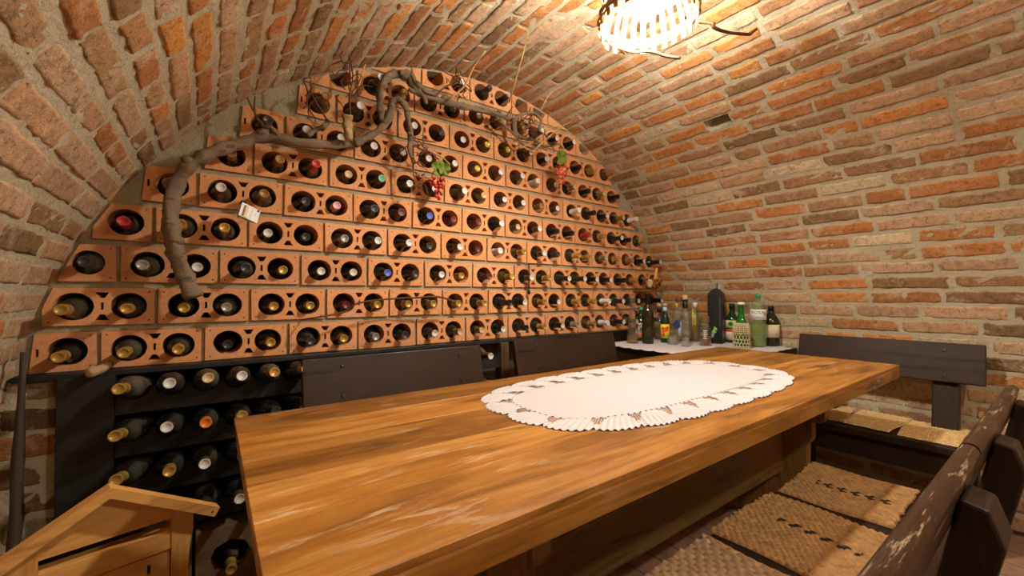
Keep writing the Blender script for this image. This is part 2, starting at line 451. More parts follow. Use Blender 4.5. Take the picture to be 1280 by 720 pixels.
# ================================================================ THE SETTING
XC, ZC, RR = 1.21, .54, 1.73          # barrel vault: centre line and radius
YB, YF = 2.2, -1.4                    # far and near ends
PITCH, S0 = .079, .027                # brick course pitch round the arch
STOT = 2*ZC+PI*RR
def vault(s, y, h):
    s = np.asarray(s, float); y = np.asarray(y, float); h = np.asarray(h, float)
    th = PI-np.clip((s-ZC)/RR, 0, PI)
    x = XC+RR*np.cos(th); z = ZC+RR*np.sin(th)
    z = np.where(s < ZC, s, np.where(s > STOT-ZC, STOT-s, z))
    wob = .004*np.sin(3.1*y+1.7*s)+.004*np.sin(5.3*s-1.3*y)
    h = h+wob*np.clip((1.8-y)*3, 0, 1)
    nx = -np.cos(th); nz = -np.sin(th)
    return np.stack([x+nx*h, y, z+nz*h], -1)

BR = 1.28*np.array([(.43, .165, .06), (.47, .19, .07), (.36, .145, .06), (.40, .215, .13), (.44, .265, .175), (.24, .125, .065), (.30, .165, .09), (.48, .345, .235), (.50, .20, .06), (.33, .16, .085), (.20, .11, .06), (.41, .23, .15)])
BR = BR*np.array([.94, 1.04, .93])
BW = np.array([10, 8, 10, 12, 10, 8, 10, 4, 5, 10, 3, 10.]); BW /= BW.sum()

def hd(k): return .55 if k < 40 else .14
def brick_field(name, fmap, k0, k1, s0, pitch, ylo, yhi, holes=(), seed=1, bw=.0615, tone=1.0, blen=.258, mres=(.02, .03)):
    r = np.random.default_rng(seed)
    ga = np.array([0, .004, .012, .03]); V = []; F = []; C = []; nv = 0; SM = []; MI = []
    def add_brick(sa, sb, ya, yb):
        nonlocal nv
        L = yb-ya; ny = max(4, int(L/.026))
        yy = np.concatenate([[0, .004, .011], np.linspace(.03, L-.03, ny) if L > .075 else [L/2], [L-.011, L-.004, L]])
        w = sb-sa; ss = np.array([0, .0035, .010, w*.36, w*.64, w-.010, w-.0035, w])
        n, m = len(yy), len(ss)
        ey = np.minimum(yy, L-yy)[:, None]; es = np.minimum(ss, w-ss)[None, :]
        e = np.minimum(ey, es)
        hb = r.uniform(.0012, .0050)
        h = np.where(e < .001, -.004, np.where(e < .006, hb*.8, hb))+r.normal(0, .0008, (n, m))
        # worn corners
        cr = np.exp(-(np.minimum(yy[:, None], 9)/.02+ss[None, :]/.012)*r.uniform(.6, 3))*r.uniform(0, .02)
        cr2 = np.exp(-((L-yy)[:, None]/.02+(w-ss)[None, :]/.012)*r.uniform(.6, 3))*r.uniform(0, .02)
        h = h-cr-cr2
        low1 = r.normal(0, .0017, (n, 2)); low2 = r.normal(0, .0022, (2, m))
        f = (ss/w)[None, :]; g = (yy/L)[:, None]
        so = low1[:, :1]*(1-f)+low1[:, 1:]*f; yo = low2[:1]*(1-g)+low2[1:]*g
        tilt = r.normal(0, .0016)*(g-.5)*2
        S = sa+ss[None, :]+so+tilt; Y = ya+yy[:, None]+yo
        P = fmap(S, Y, h).reshape(-1, 3)
        col = BR[r.choice(len(BR), p=BW)]*r.uniform(.85, 1.15)*tone
        V.append(P); C.append(np.tile(col, (n*m, 1)))
        idx = (np.arange(n*m).reshape(n, m)+nv)
        F.append(np.stack([idx[:-1, :-1], idx[:-1, 1:], idx[1:, 1:], idx[1:, :-1]], -1).reshape(-1, 4)); SM.append(len(F[-1])); MI.append(0)
        nv += n*m
    for k in range(k0, k1):
        sa = s0+k*pitch+r.normal(0, .0014); sb = sa+bw+r.normal(0, .002)
        y = ylo-r.uniform(0, blen)
        while y < yhi:
            L = r.choice([r.normal(blen, .014), r.uniform(.11, .15), r.uniform(.18, .22)], p=[1-hd(k)*.75-.05, hd(k)*.75, .05])
            a, b = max(y, ylo), min(y+L, yhi)
            segs = [(a, b)]
            for hs0, hs1, hy0, hy1 in holes:
                if sa < hs1-.01 and sb > hs0+.01:
                    segs = [q for p, t in segs for q in ((p, min(t, hy0)), (max(p, hy1), t)) if q[1]-q[0] > .035]
            for a, b in segs:
                if b-a > .035: add_brick(sa, sb, a, b)
            y += L+max(.008, r.normal(.015, .005))
    # mortar bed with the same mapping
    sl, sh = s0+k0*pitch-.015, s0+k1*pitch-.015
    sg = np.unique(np.round(np.concatenate([np.arange(sl, sh, mres[0]), [sh]]+[[h[0], h[1]] for h in holes]), 5))
    yg = np.unique(np.round(np.concatenate([np.arange(ylo, yhi, mres[1]), [yhi]]+[[h[2], h[3]] for h in holes]), 5))
    n, m = len(yg), len(sg)
    Hn = r.normal(0, .0013, (n, m)); Hn[:, 0] = Hn[:, -1] = 0
    P = fmap(np.tile(sg, (n, 1)), np.tile(yg[:, None], (1, m)), Hn).reshape(-1, 3)
    idx = np.arange(n*m).reshape(n, m)+nv
    q = np.stack([idx[:-1, :-1], idx[:-1, 1:], idx[1:, 1:], idx[1:, :-1]], -1)
    keep = np.ones(q.shape[:2], bool)
    cy = (yg[:-1]+yg[1:])/2; cs = (sg[:-1]+sg[1:])/2
    for h in holes: keep &= ~((cy[:, None] > h[2]) & (cy[:, None] < h[3]) & (cs[None, :] > h[0]) & (cs[None, :] < h[1]))
    V.append(P); C.append(np.ones((n*m, 3))); nb = sum(SM); F.append(q[keep]); nv += n*m
    nh = 0
    for h in holes:                              # the recess behind a missing brick
        c = [(h[0], h[2]), (h[1], h[2]), (h[1], h[3]), (h[0], h[3])]
        a = fmap(np.array([p[0] for p in c]), np.array([p[1] for p in c]), np.zeros(4)); b = fmap(np.array([p[0] for p in c]), np.array([p[1] for p in c]), np.full(4, -.12))
        V.append(np.concatenate([a, b])); C.append(np.ones((8, 3)))
        F.append(np.array([(nv+i, nv+(i+1) % 4, nv+4+(i+1) % 4, nv+4+i) for i in range(4)]+[(nv+4, nv+5, nv+6, nv+7)])); nv += 8
    V = np.concatenate(V); F = np.concatenate(F); C = np.concatenate(C)
    me = bpy.data.meshes.new(name); me.from_pydata(V.tolist(), [], F.tolist())
    me.materials.append(M['brick']); me.materials.append(M['mortar'])
    mi = np.ones(len(F), np.int32); mi[:nb] = 0; me.polygons.foreach_set('material_index', mi)
    me.polygons.foreach_set('use_smooth', np.ones(len(F), bool))
    at = me.color_attributes.new('tint', 'FLOAT_COLOR', 'POINT'); A = np.ones((len(V), 4), np.float32); A[:, :3] = C; at.data.foreach_set('color', A.ravel())
    me.update(); o = bpy.data.objects.new(name, me); COL.objects.link(o); tag(o, kind='structure'); return o

VH = [(S0+53*PITCH-.008, S0+53*PITCH+.068, 1.035, 1.165)]
brick_field('wall_left', vault, 0, 16, S0, PITCH, YF, YB, seed=3)
brick_field('ceiling', vault, 16, 66, S0, PITCH, YF, YB, VH, seed=5)
brick_field('wall_right', vault, 66, 82, S0, PITCH, YF, YB, seed=8)

b = MB(); b.box((XC, .4, -.03), (3.7, 3.8, .06)); tag(b.build('floor', M['floor']), kind='structure')
archpts = lambda R, n=72: [(XC+R*math.cos(PI*i/n), ZC+R*math.sin(PI*i/n)) for i in range(n+1)]
b = MB(); b.prism([(XC-RR-.1, -.05)]+[(XC+RR+.1, -.05)]+archpts(RR+.1), YB, YB+.08)
tag(b.build('wall_back', M['wmortar'], recalc=True), kind='structure')
b = MB(); b.prism([(XC-RR-.1, -.05)]+[(XC+RR+.1, -.05)]+archpts(RR+.1), YF-.08, YF)
tag(b.build('wall_front', M['mortar'], recalc=True), kind='structure')
# dark brick pier at the left end of the bottle rack (courses run along x)
pier = lambda s, y, h: np.stack([np.asarray(y, float)+0*np.asarray(s), 1.875-np.asarray(h)+0*np.asarray(s), np.asarray(s, float)+0*np.asarray(y)], -1)
brick_field('trim_1', pier, 0, 10, .02, .083, -.56, -.386, seed=21, bw=.066, tone=.55)

# ================================================================ CLAY BLOCK WALL
BW_, BH_, P_, ZB, RP = .266, .123, .2759, .853, .1429
ROWX = [-.296, -.4305, .022, .113, .51, .406, 1.893, .988, 1.074, 1.11]
YW = 1.9
AR = [(XC-1.7, ZC)]
archclip = list(reversed(archpts(1.700, 80)))[::-1]
clipP = [(XC+1.718, .5)]+archpts(1.718, 80)+[(XC-1.718, .5)]
wall = empty('wine_block_wall', (XC, YW, ZB), 0, 'terracotta wine block wall filling the arched end of the vault', 'wine rack')
INV = Matrix.Translation((-XC, -YW, -ZB))
HOLE_R = .0465
bottle_spots = {}
blockpolys = []
for r in range(10):
    z = ZB+RP*r; x0 = ROWX[r] % P_-8*P_
    for i in range(20):
        x = x0+P_*i+random.uniform(-.0015, .0015); zz = z+random.uniform(-.001, .001)
        j = lambda: random.uniform(-.0016, .0016)
        poly = [(x+j(), zz+j()), (x+BW_+j(), zz+j()), (x+BW_+j(), zz+BH_+j()), (x+j(), zz+BH_+j())]
        if r < 8:                                   # end pieces are sawn to whole holes
            ok = [math.hypot(x+h_-XC, zz+.0622-ZC) < 1.718-.041 for h_ in (.069, .200)]
            if not any(ok): continue
            if not ok[0]: poly[0] = (x+.118, poly[0][1]); poly[3] = (x+.128, poly[3][1])
            if not ok[1]: poly[1] = (x+.150, poly[1][1]); poly[2] = (x+.142, poly[2][1])
        poly = clip_convex(poly, clipP)
        if len(poly) < 3 or abs(area(poly)) < .10*BW_*BH_: continue
        if area(poly) < 0: poly.reverse()
        d = [p for q, p in enumerate(poly) if math.hypot(p[0]-poly[q-1][0], p[1]-poly[q-1][1]) > 1e-4]
        poly = d
        holes = []; cz = zz+.0622
        for hx in (.069, .200):
            cx = x+hx
            din = 1.718-math.hypot(cx-XC, cz-ZC)
            if din > (.0 if r >= 8 else .0405):
                hr = min(HOLE_R, din-.003) if din > .0405 else HOLE_R; holes.append(circ(cx, cz, hr, 26, min(.0445, hr)))
                if din > .0405: bottle_spots.setdefault(r, []).append((cx, cz))
        if True:
            mx = x+.1345
            for s in (1, -1):
                holes.append([(mx-.017, cz+s*.046), (mx+.017, cz+s*.046), (mx+.006, cz+s*.027), (mx-.006, cz+s*.027)])
            holes.append([(mx-.0035, cz-.012), (mx+.0035, cz-.012), (mx+.0035, cz+.012), (mx-.0035, cz+.012)])
            for dx in (.014, .252):
                for dz in (.013, .110): holes.append(circ(x+dx, zz+dz, .0028, 6))
        holes = [h for h in holes if (len(h) == 26 and (r < 8 or True)) or all(inside(p, poly) and math.hypot(p[0]-XC, p[1]-ZC) < 1.708 for p in h)]
        b = MB(); b.plate(poly, holes, YW, YW+.27, T=INV)
        b.build('clay_block', M['clay'], wall); blockpolys.append(poly)
b = MB()
outl = [(XC-1.765, ZB-.012), (XC+1.765, ZB-.012)]+[p for p in archpts(1.735+.03, 90) if p[1] > ZB]
def grow(p, g=.0005):
    cx = sum(q[0] for q in p)/len(p); cy = sum(q[1] for q in p)/len(p)
    return [(q[0]+(g if q[0] > cx else -g), q[1]+(g if q[1] > cy else -g)) for q in p]
b.plate(outl, [grow(p) for p in blockpolys], YW+.011, YW+.07, T=INV)
b.build('mortar', M['wmortar'], wall)

# ================================================================ WINE BOTTLES IN THE BLOCKS
PROF = [  # (radius, distance from base) bordeaux / burgundy
    [(.002, .006), (.030, .0), (.036, .003), (.037, .01), (.037, .185), (.036, .197), (.031, .212), (.021, .225), (.0155, .236), (.0145, .25), (.0142, .285), (.0158, .287), (.0158, .294), (.0135, .296), (.0135, .300)],
    [(.002, .006), (.030, .0), (.036, .003), (.037, .01), (.037, .15), (.0355, .17), (.031, .19), (.0245, .21), (.018, .230), (.0152, .25), (.0142, .285), (.0158, .287), (.0158, .294), (.0135, .296), (.0135, .300)],
]
TY = Matrix.Rotation(PI/2, 4, 'X')       # +z of the lathe -> -y (neck towards the room)
body_mesh = {}; cap_mesh = {}
def bottle_meshes(shape, glass, cap):
    kb = (shape, glass)
    if kb not in body_mesh:
        b = MB(); b.lathe(PROF[shape], 20, 0, TY, True); o = b.build('wine_bottle', M[glass]); body_mesh[kb] = o.data; bpy.data.objects.remove(o)
    if cap not in cap_mesh:
        side = {'k': 'b', 'w': 'brown', 'y': 'olive', 'G': 'brown', 'c': 'olive', 'B': 'b'}.get(cap, cap)
        disc = {'k': 'w'}.get(cap, cap)
        lo = .225 if cap in 'lbkrm' else .248
        rr = lambda q: .0166 if q > .24 else .0188
        b = MB(); b.lathe([(rr(lo)+.0004, lo), (.0164, .25), (.0156, .285), (.0171, .287), (.0171, .300), (.0160, .3035)], 18, 0, TY, False)
        b.lathe([(.0160, .3035), (.0120, .3040), (.0115, .3030), (.0001, .3030)], 18, 1, TY, False, True)
        o = b.build('capsule', [capmat(side), capmat(disc)]); cap_mesh[cap] = o.data; bpy.data.objects.remove(o)
    return body_mesh[kb], cap_mesh[cap]
CAPN = {'g': 'gold', 'y': 'yellow', 'w': 'white', 's': 'silver grey', 'd': 'dark grey', 'b': 'black', 'm': 'maroon', 'r': 'red', 'p': 'pink', 'B': 'blue', 'G': 'green', 'c': 'cork', 'o': 'amber', 'l': 'long white', 'k': 'white-ended black'}
ROWCAPS = ["g g g d g d g s d w c c k b g k s o l k w k b",
           "g g g s g g m g g g g g b k o k g g l k k b k b",
           "d s w d g w w B d w g m y w g k k k k b o k o k b",
           "r g g w d s w w d w m l g w d g g c g o k k b",
           "o w o d p d m B m m k c w b b r g k b g k",
           "o o r c G w w w c w w o w l b k c l b",
           "d w k w w w w y w w l w c b c b",
           "o w g w b w y y w k k b g",
           "w g w b w y y w k k b",
           "k d b b w k b"]
ORD = ['', 'second', 'third', 'fourth', 'fifth', 'sixth', 'seventh', 'eighth', 'ninth', 'tenth', 'eleventh', 'twelfth', 'thirteenth', 'fourteenth', 'fifteenth', 'sixteenth', 'seventeenth', 'eighteenth', 'nineteenth', 'twentieth', 'twenty-first', 'twenty-second', 'twenty-third', 'twenty-fourth', 'twenty-fifth']
rb = random.Random(5)
nrows = len(bottle_spots)
for r, spots in bottle_spots.items():
    caps = ROWCAPS[r].split()
    rowname = 'bottom block row' if r == 0 else 'topmost block row' if r == 9 else ORD[r]+' block row from bottom'
    for n, (cx, cz) in enumerate(sorted(spots)):
        cap = caps[n % len(caps)]
        glass = 'dusty' if cap in 'gd' and rb.random() < .45 else 'bamber' if cap in 'yo' or (cap in 'gwc' and rb.random() < .25) else rb.choice(['bgreen', 'bgreen', 'bblack'])
        shape = rb.choice([0, 0, 1])
        bm_, cm_ = bottle_meshes(shape, glass, cap)
        o = bpy.data.objects.new('wine_bottle', bm_); COL.objects.link(o)
        dx = rb.uniform(-.0045, .0045)*(1 if 1.718-math.hypot(cx-XC, cz-ZC) > .05 else .1)
        prot = rb.uniform(.06, .115) if n < 3 else rb.uniform(.025, .075) if n < 12 else rb.uniform(.05, .10)
        if rb.random() < .12: prot -= .025
        o.location = (cx+dx, YW-prot+.30, cz-math.sqrt(max(0, min(.0076, min(.0445, 1.718-math.hypot(cx-XC, cz-ZC)-.003)-.037)**2-dx**2))+.0002)
        o.rotation_euler = (0, rb.uniform(0, 6), rb.uniform(-.02, .02))
        o.rotation_euler[1] = 0
        tag(o, f"{CAPN[cap]}-capped wine bottle in {rowname}, {ORD[n]+' from' if n else 'first at'} the left", 'bottle', 'wine bottles in the clay block wall')
        c = bpy.data.objects.new('capsule', cm_); COL.objects.link(c); c.parent = o

# ================================================================ BLACK BOTTLE RACK UNDER THE BLOCKS
rack = empty('bottle_rack', (.45, 1.85, 0), 0, 'black painted wooden bottle rack below the terracotta block wall', 'bottle rack')
IR = Matrix.Translation((-.45, -1.85, 0))
b = MB(); b.box((-.318, 1.99, .42), (.13, .32, .835), .003, T=IR); b.build('side_panel', M['black'], rack)
b = MB(); b.box((.62, 2.02, .842), (2.20, .34, .017), .002, T=IR); b.build('top_board', M['black'], rack)
b = MB(); b.box((.5, 2.165, .42), (1.66, .02, .83), .0, T=IR); b.build('back_panel', M['black'], rack)
RXs = [-.207+.0945*i for i in range(16)]
RZs = [.792, .655, .519, .383]
for zc in RZs:
    zt, zb_ = zc-.006, zc-.088
    out = [(-.253, zb_), (1.262, zb_), (1.262, zt), (-.253, zt)]
    b = MB(); b.plate(out, [circ(x, zc, .0425, 22) for x in RXs], 1.845, 1.87, T=IR, back=True); b.build('rail', M['blackrail'], rack)
    out2 = [(-.253, zb_-.01), (1.262, zb_-.01), (1.262, zt-.024), (-.253, zt-.024)]
    b = MB(); b.plate(out2, [circ(x, zc-.0215, .0425, 22) for x in RXs], 1.950, 1.970, T=IR, back=True); b.build('rail', M['blackrail'], rack)
b = MB(); b.box((1.285, 1.86, .42), (.05, .06, .83), .003, T=IR); b.build('post', M['brownpost'], rack)
RC = [("g", "w", "c", "w", "g", "g", None, None, None, None, None, None, None, None, "w", None), ("g", "w", "orange", "g", "d", "w", None, None, None, None, None, None, None, None, "w", None), ("g", "g", "w", "d", "d", None), (None, None, "d", "w", "d", None)]
RL = ['top', 'second', 'third', 'fourth']
CAPN['orange'] = 'orange'
for r, row in enumerate(RC):
    for n, cap in enumerate(row):
        if cap is None: continue
        key = cap
        bm_, cm_ = bottle_meshes(0, 'bblack' if n % 2 else 'dusty' if r == 0 else 'bgreen', key)
        o = bpy.data.objects.new('wine_bottle', bm_); COL.objects.link(o)
        yaw_ = (-.11 if n == 0 else .02+.01*n) + rb.uniform(-.03, .03) if n < 9 else .0
        pit_ = -.17+rb.uniform(-.03, .02) if n < 9 else -.02
        R3 = Matrix.Rotation(yaw_, 3, 'Z') @ Matrix.Rotation(pit_, 3, 'X')
        piv = Vector((RXs[n], 1.857, RZs[r]-.004))                       # rests in the cradle of the front board
        o.rotation_euler = R3.to_euler(); o.location = piv-R3 @ Vector((0, -.12 if n < 9 else -.16, 0))
        where = f"{ORD[n]+' from' if n else 'first at'} the left" if n < 9 else 'in gap between the back benches'
        tag(o, f"{CAPN[cap]}-capped bottle in {RL[r]} row of black rack, {where}", 'bottle', 'bottles in the black rack')
        c = bpy.data.objects.new('capsule', cm_); COL.objects.link(c); c.parent = o
# dusty old blocks at the foot of the rack
for n, xb in enumerate((-.245, -.04, .165)):
    b = MB(); sq = [(xb, .002), (xb+.195, .002), (xb+.195, .27), (xb, .27)]
    b.plate(sq, [circ(xb+.10, .165, .062, 8, .055)], 1.80, 2.05, back=True)
    o = b.build('stone_block', M['oldclay'])
    tag(o, ['dusty brown stone block on floor, left under the black rack', 'dusty brown stone block on floor, middle one under the black rack', 'dusty brown stone block on floor, beside the back bench'][n], 'block', 'old stone blocks at the foot of the rack')
    bs = MB(); bs.box((0, 0, 0), (1, 1, 1))
    if n == 1:
        bm_, cm_ = bottle_meshes(1, 'dusty', 'g')
        w = bpy.data.objects.new('wine_bottle', bm_); COL.objects.link(w); w.location = (xb+.10, 2.03, .1495)
        tag(w, 'gold-capped dusty bottle inside the hollow stone block near floor', 'bottle')
        c = bpy.data.objects.new('capsule', cm_); COL.objects.link(c); c.parent = w
b = MB(); b.tube([(-.275, 1.885, .866), (-.286, 1.80, .861), (-.292, 1.74, .864)], [.014, .015, .016], 10, noise=.12)
tag(b.build('wood_stub', M['vinepale']), 'short pale vine stub lying on the left end of the black rack', 'wood stub')
b = MB(); b.tube([(-.441, 1.80, .93), (-.447, 1.795, .62), (-.452, 1.79, .3), (-.457, 1.785, .0)], [.008, .013, .015, .016], 5, noise=.35)  # dark strip modelled where the corner beside the pier is only shaded
tag(b.build('corner_shade', M['lath']), 'dark strip standing in for the shade in the corner left of the rack', 'lath')
b = MB(); b.tube([(-.487, 1.70, 1.0), (-.490, 1.69, .8), (-.487, 1.66, .62), (-.489, 1.63, .4), (-.488, 1.62, .2), (-.485, 1.61, .004)], .004, 6)
tag(b.build('cable', M['cable']), 'thin black cable running down the left vault wall', 'cable')

# ================================================================ TABLE
TX0, TX1, TY0, TY1, TZ = .05, 2.42, .462, 1.252, .785
table = empty('dining_table', ((TX0+TX1)/2, (TY0+TY1)/2, 0), 0, 'long honey-brown wooden table with plank top in the middle of the cellar', 'table')
IT = Matrix.Translation((-(TX0+TX1)/2, -(TY0+TY1)/2, 0))
b = MB(); ws = [.175, .15, .17, .145, .15]; y = TY0
for k, w in enumerate(ws):
    b.cur = [(1.05, 1.02, 1.0), (1.25, 1.22, 1.15), (.92, .88, .82), (1.18, 1.12, 1.05), (.70, .66, .58)][k]
    b.box(((TX0+TX1)/2+.003, y+w/2, TZ-.006), (TX1-TX0+.014, w-.0006, .012), .0012, T=IT, seg=1); y += w
b.cur = (.92, .88, .82)
b.box(((TX0+TX1)/2, TY0+.013, TZ-.033), (TX1-TX0, .030, .042), .004, T=IT)
b.box(((TX0+TX1)/2, TY1-.013, TZ-.033), (TX1-TX0, .030, .042), .004, T=IT)
b.box((TX0+.012, (TY0+TY1)/2, TZ-.033), (.026, TY1-TY0-.06, .042), .003, T=IT)
b.box((TX1-.012, (TY0+TY1)/2, TZ-.033), (.026, TY1-TY0-.06, .042), .003, T=IT)
b.box(((TX0+TX1)/2, (TY0+TY1)/2, TZ-.028), (TX1-TX0-.04, TY1-TY0-.05, .03), T=IT)
b.build('tabletop', M['table'], table, tint=True)
def leg_profile(cy=.86, w=.21):
    h = [(w, .735), (w, .555), (w-.008, .538), (w-.022, .53), (w-.05, .53), (w-.05, .46), (w-.056, .44), (w-.07, .425), (w-.075, .16), (w-.03, .10), (w+.06, .09), (w+.07, .07), (w+.07, .0), (w-.0, .0), (w-.03, .03)]
    return [(cy-a, z) for a, z in h]+[(cy+a, z) for a, z in reversed(h)]
for xl in (.52, 2.14):
    b = MB(); b.prism(leg_profile(), xl, xl+.05, 'x', T=IT); b.build('leg', M['tableleg'], table)
    b = MB(); b.box((xl+.025, .86, .7275), (.09, .62, .035), .004, T=IT); b.build('bearer', M['tablebase'], table)
b = MB(); b.box((1.33, .86, .365), (1.66, .09, .175), .006, T=IT); b.build('stretcher', M['tablebase'], table)

# ---------------------------------------------------------------- crochet table runner
def superell(a, bb, n, N):
    t = np.linspace(0, 2*PI, 4000, endpoint=False)
    x = a*np.sign(np.cos(t))*np.abs(np.cos(t))**(2/n); y = bb*np.sign(np.sin(t))*np.abs(np.sin(t))**(2/n)
    d = np.concatenate([[0], np.cumsum(np.hypot(np.diff(np.append(x, x[0])), np.diff(np.append(y, y[0]))))])
    u = np.linspace(0, d[-1], N, endpoint=False)
    return np.stack([np.interp(u, d, np.append(x, x[0])), np.interp(u, d, np.append(y, y[0]))], -1)
NP, PER = 26, 30; N = NP*PER
outer = superell(.628, .300, 2.9, N); inner = superell(.545, .190, 3.4, N)
ph = (np.arange(N) % PER)/PER
doily = empty('table_runner', (1.235, .862, TZ), 0, 'white oval crochet runner with scalloped lace border on the table', 'table runner')
b = MB(); vs = []; K = 9
for k in range(K+1):
    f = 1-(k/K)**1.0
    for i in range(N): vs.append((inner[i, 0]*f, inner[i, 1]*f, .0022+.0004*math.sin(inner[i, 0]*f*330)*math.sin(inner[i, 1]*f*330)))
fs = [(k*N+i, k*N+(i+1) % N, (k+1)*N+(i+1) % N, (k+1)*N+i) for k in range(K) for i in range(N)]
b.add(vs, fs, 0, True); b.build('woven_center', M['cloth'], doily)
b = MB(); R_ = 16; vs = []; fs = []
lens = np.hypot(*(outer-inner).T)
for k in range(R_+1):
    f = k/R_
    for i in range(N):
        p = ph[i]; sc = .020*abs(math.sin(PI*p))**.5-.010+.0025*math.sin(PI*p*14)
        o = outer[i]+(outer[i]-inner[i])/lens[i]*sc
        q = inner[i]+(o-inner[i])*f
        fan = .0026*math.sin(14*PI*p+2.2*f)*min(1, max(0, (f-.25)*3))+.0042*math.sin(PI*p)*math.sin(PI*min(1, f*1.02))
        fan += .001*math.sin(26*f*PI/2)
        vs.append((q[0], q[1], .0026+max(-.0012, fan)))
for k in range(R_):
    f = (k+.5)/R_
    for i in range(N):
        p = ((i+.5) % PER)/PER; dd = min(p, 1-p)
        hole = (.15 < f < .70 and dd < .21*(1-(f-.15)/.55)+.01)
        if hole: continue
        if .04 < f < .12 and (i % 6) in (0, 1): continue
        fs.append((k*N+i, k*N+(i+1) % N, (k+1)*N+(i+1) % N, (k+1)*N+i))
b.add(vs, fs, 0, True)
for p in range(NP):                              # fine net across each opening
    for j in range(-6, 7):
        if j % 2: continue
        fm = .15+.55*max(.05, 1-(abs(j)/PER-.01)/.21); pts = []
        i0 = (p*PER+j) % N
        for f in (.13, min(.72, fm)):
            q = inner[i0]+(outer[i0]-inner[i0])*f; tx, ty = outer[(i0+1) % N]-outer[i0-1]; tl = math.hypot(tx, ty)
            for s in (-1, 1): pts.append((q[0]+s*.0009*tx/tl, q[1]+s*.0009*ty/tl, .0028))
        b.add(pts, [(0, 1, 3, 2)])
    for f in (.27, .40):
        hw = int(PER*(.21*(1-(f-.15)/.55)+.01))+1; pts = []
        for j in range(-hw, hw+1):
            i0 = (p*PER+j) % N
            for s in (-1, 1): pts.append(tuple(inner[i0]+(outer[i0]-inner[i0])*(f+s*.008))+(.0029,))
        b.add(pts, [(2*k, 2*k+1, 2*k+3, 2*k+2) for k in range(2*hw)])
b.build('lace_border', M['lace'], doily)

# ================================================================ BENCHES
LEAN = math.radians(12)
def bench(name, L, label, posts=(.13,), board_top=.86, board_h=.175, rail=False, depth=.43, seat_z=.46, board=None, group=None, ends=None):
    """local frame: x along the bench, +y to the backrest, y=0 the seat's front edge"""
    r = empty(name, (0, 0, 0), 0, label, 'bench', group)
    b = MB(); b.box((L/2, depth/2, seat_z-.0175), (L, depth, .035), .006); b.build('seat', M['bench'], r)
    b = MB(); b.box((L/2, .035, seat_z-.085), (L-.08, .025, .10), .003); b.build('apron', M['bench'], r)
    for x in (.06, L-.06):
        for yy in (.06, depth-.05):
            b = MB(); b.box((x, yy, (seat_z-.035)/2), (.055, .07, seat_z-.035), .004); b.build('leg', M['benchpost'], r)
    px = posts if ends is None else ends
    Tl = Matrix.Translation((0, depth-.03, seat_z)) @ Matrix.Rotation(-LEAN, 4, 'X')
    hl = (board_top-seat_z)/math.cos(LEAN)
    for x in px:
        b = MB()
        top = hl-.035 if rail else hl-.03
        poly = [(.0, -.12), (.055, -.12), (.055, top-.045), (.030, top), (.0, top)]
        b.prism(poly, x-.045, x+.045, 'x', T=Tl)
        o = b.build('post', M['benchpost'], r)
        md = o.modifiers.new('bevel', 'BEVEL'); md.width = .005; md.segments = 2
    x0, x1 = board or (0, L)
    b = MB()
    if rail:
        bm = bmesh.new(); bmesh.ops.create_cube(bm, size=1)
        for v in bm.verts: v.co = Vector((v.co.x*(x1-x0)+(x0+x1)/2, v.co.y*.027-.0145, v.co.z*board_h+hl-board_h/2))
        e = [e for e in bm.edges if abs(e.verts[0].co.z-e.verts[1].co.z) < 1e-6 and abs(e.verts[0].co.y-e.verts[1].co.y) < 1e-6 and e.verts[0].co.z > hl-.01]
        bmesh.ops.bevel(bm, geom=e, offset=.0130, segments=6, affect='EDGES', profile=.5)
        b.bm(bm, 0, False, Tl)
    else: b.box(((x0+x1)/2, -.016, hl-board_h/2), (x1-x0, .03, board_h), .004, T=Tl)
    bo = b.build('backrest', M['rail'] if rail else M['bench'], r)
    for x in px:
        for dz in ((.035, board_h-.03) if not rail else (.045,)):
            b = MB(); b.lathe([(.007, 0), (.007, .003), (.0045, .0045)], 10, 0, Tl @ Matrix.Translation((x, -.0315 if not rail else -.0285, hl-dz)) @ Matrix.Rotation(PI/2, 4, 'X'))
            b.build('bolt', M['bolt'], bo)
    return r
G = 'dark wooden benches around the table'
B = bench('bench', .79, 'dark bench at back wall, left one below the clay blocks, empty backrest plank', (.14, .65), .849, .178, board=(0, .768), group=G, depth=.36)
B.location = (.267, 1.30, 0)
B = bench('bench', .78, 'dark bench at back wall, right one nearer the bottle table', (.14, .63), .859, .18, board=(0, .758), group=G, depth=.36)
B.location = (1.237, 1.30, 0)
B = bench('bench', .74, 'dark bench along the bare right brick wall with pale straw mats', (.14, .60), .857, .185, board=(.0, .728), group=G, depth=.33)
B.location = (2.46, .975, 0); B.rotation_euler = (0, 0, -PI/2)
B = bench('bench', .95, 'nearest dark bench with worn rounded top rail at bottom right corner', (.13, .82), .825, .085, rail=True, depth=.44, seat_z=.45, board=(-.02, .90), group=G, ends=(.12, .86))
B.location = (1.055, .590, 0); B.rotation_euler = (0, 0, PI)
bench_near = B
B = bench('bench', .82, 'dark bench with varnished rounded rail, front side of table, further from viewer', (.1, .6), .825, .085, rail=True, depth=.44, seat_z=.45, board=(.0, .80), group=G, ends=(.05, .545))
B.location = (1.885, .590, 0); B.rotation_euler = (0, 0, PI)

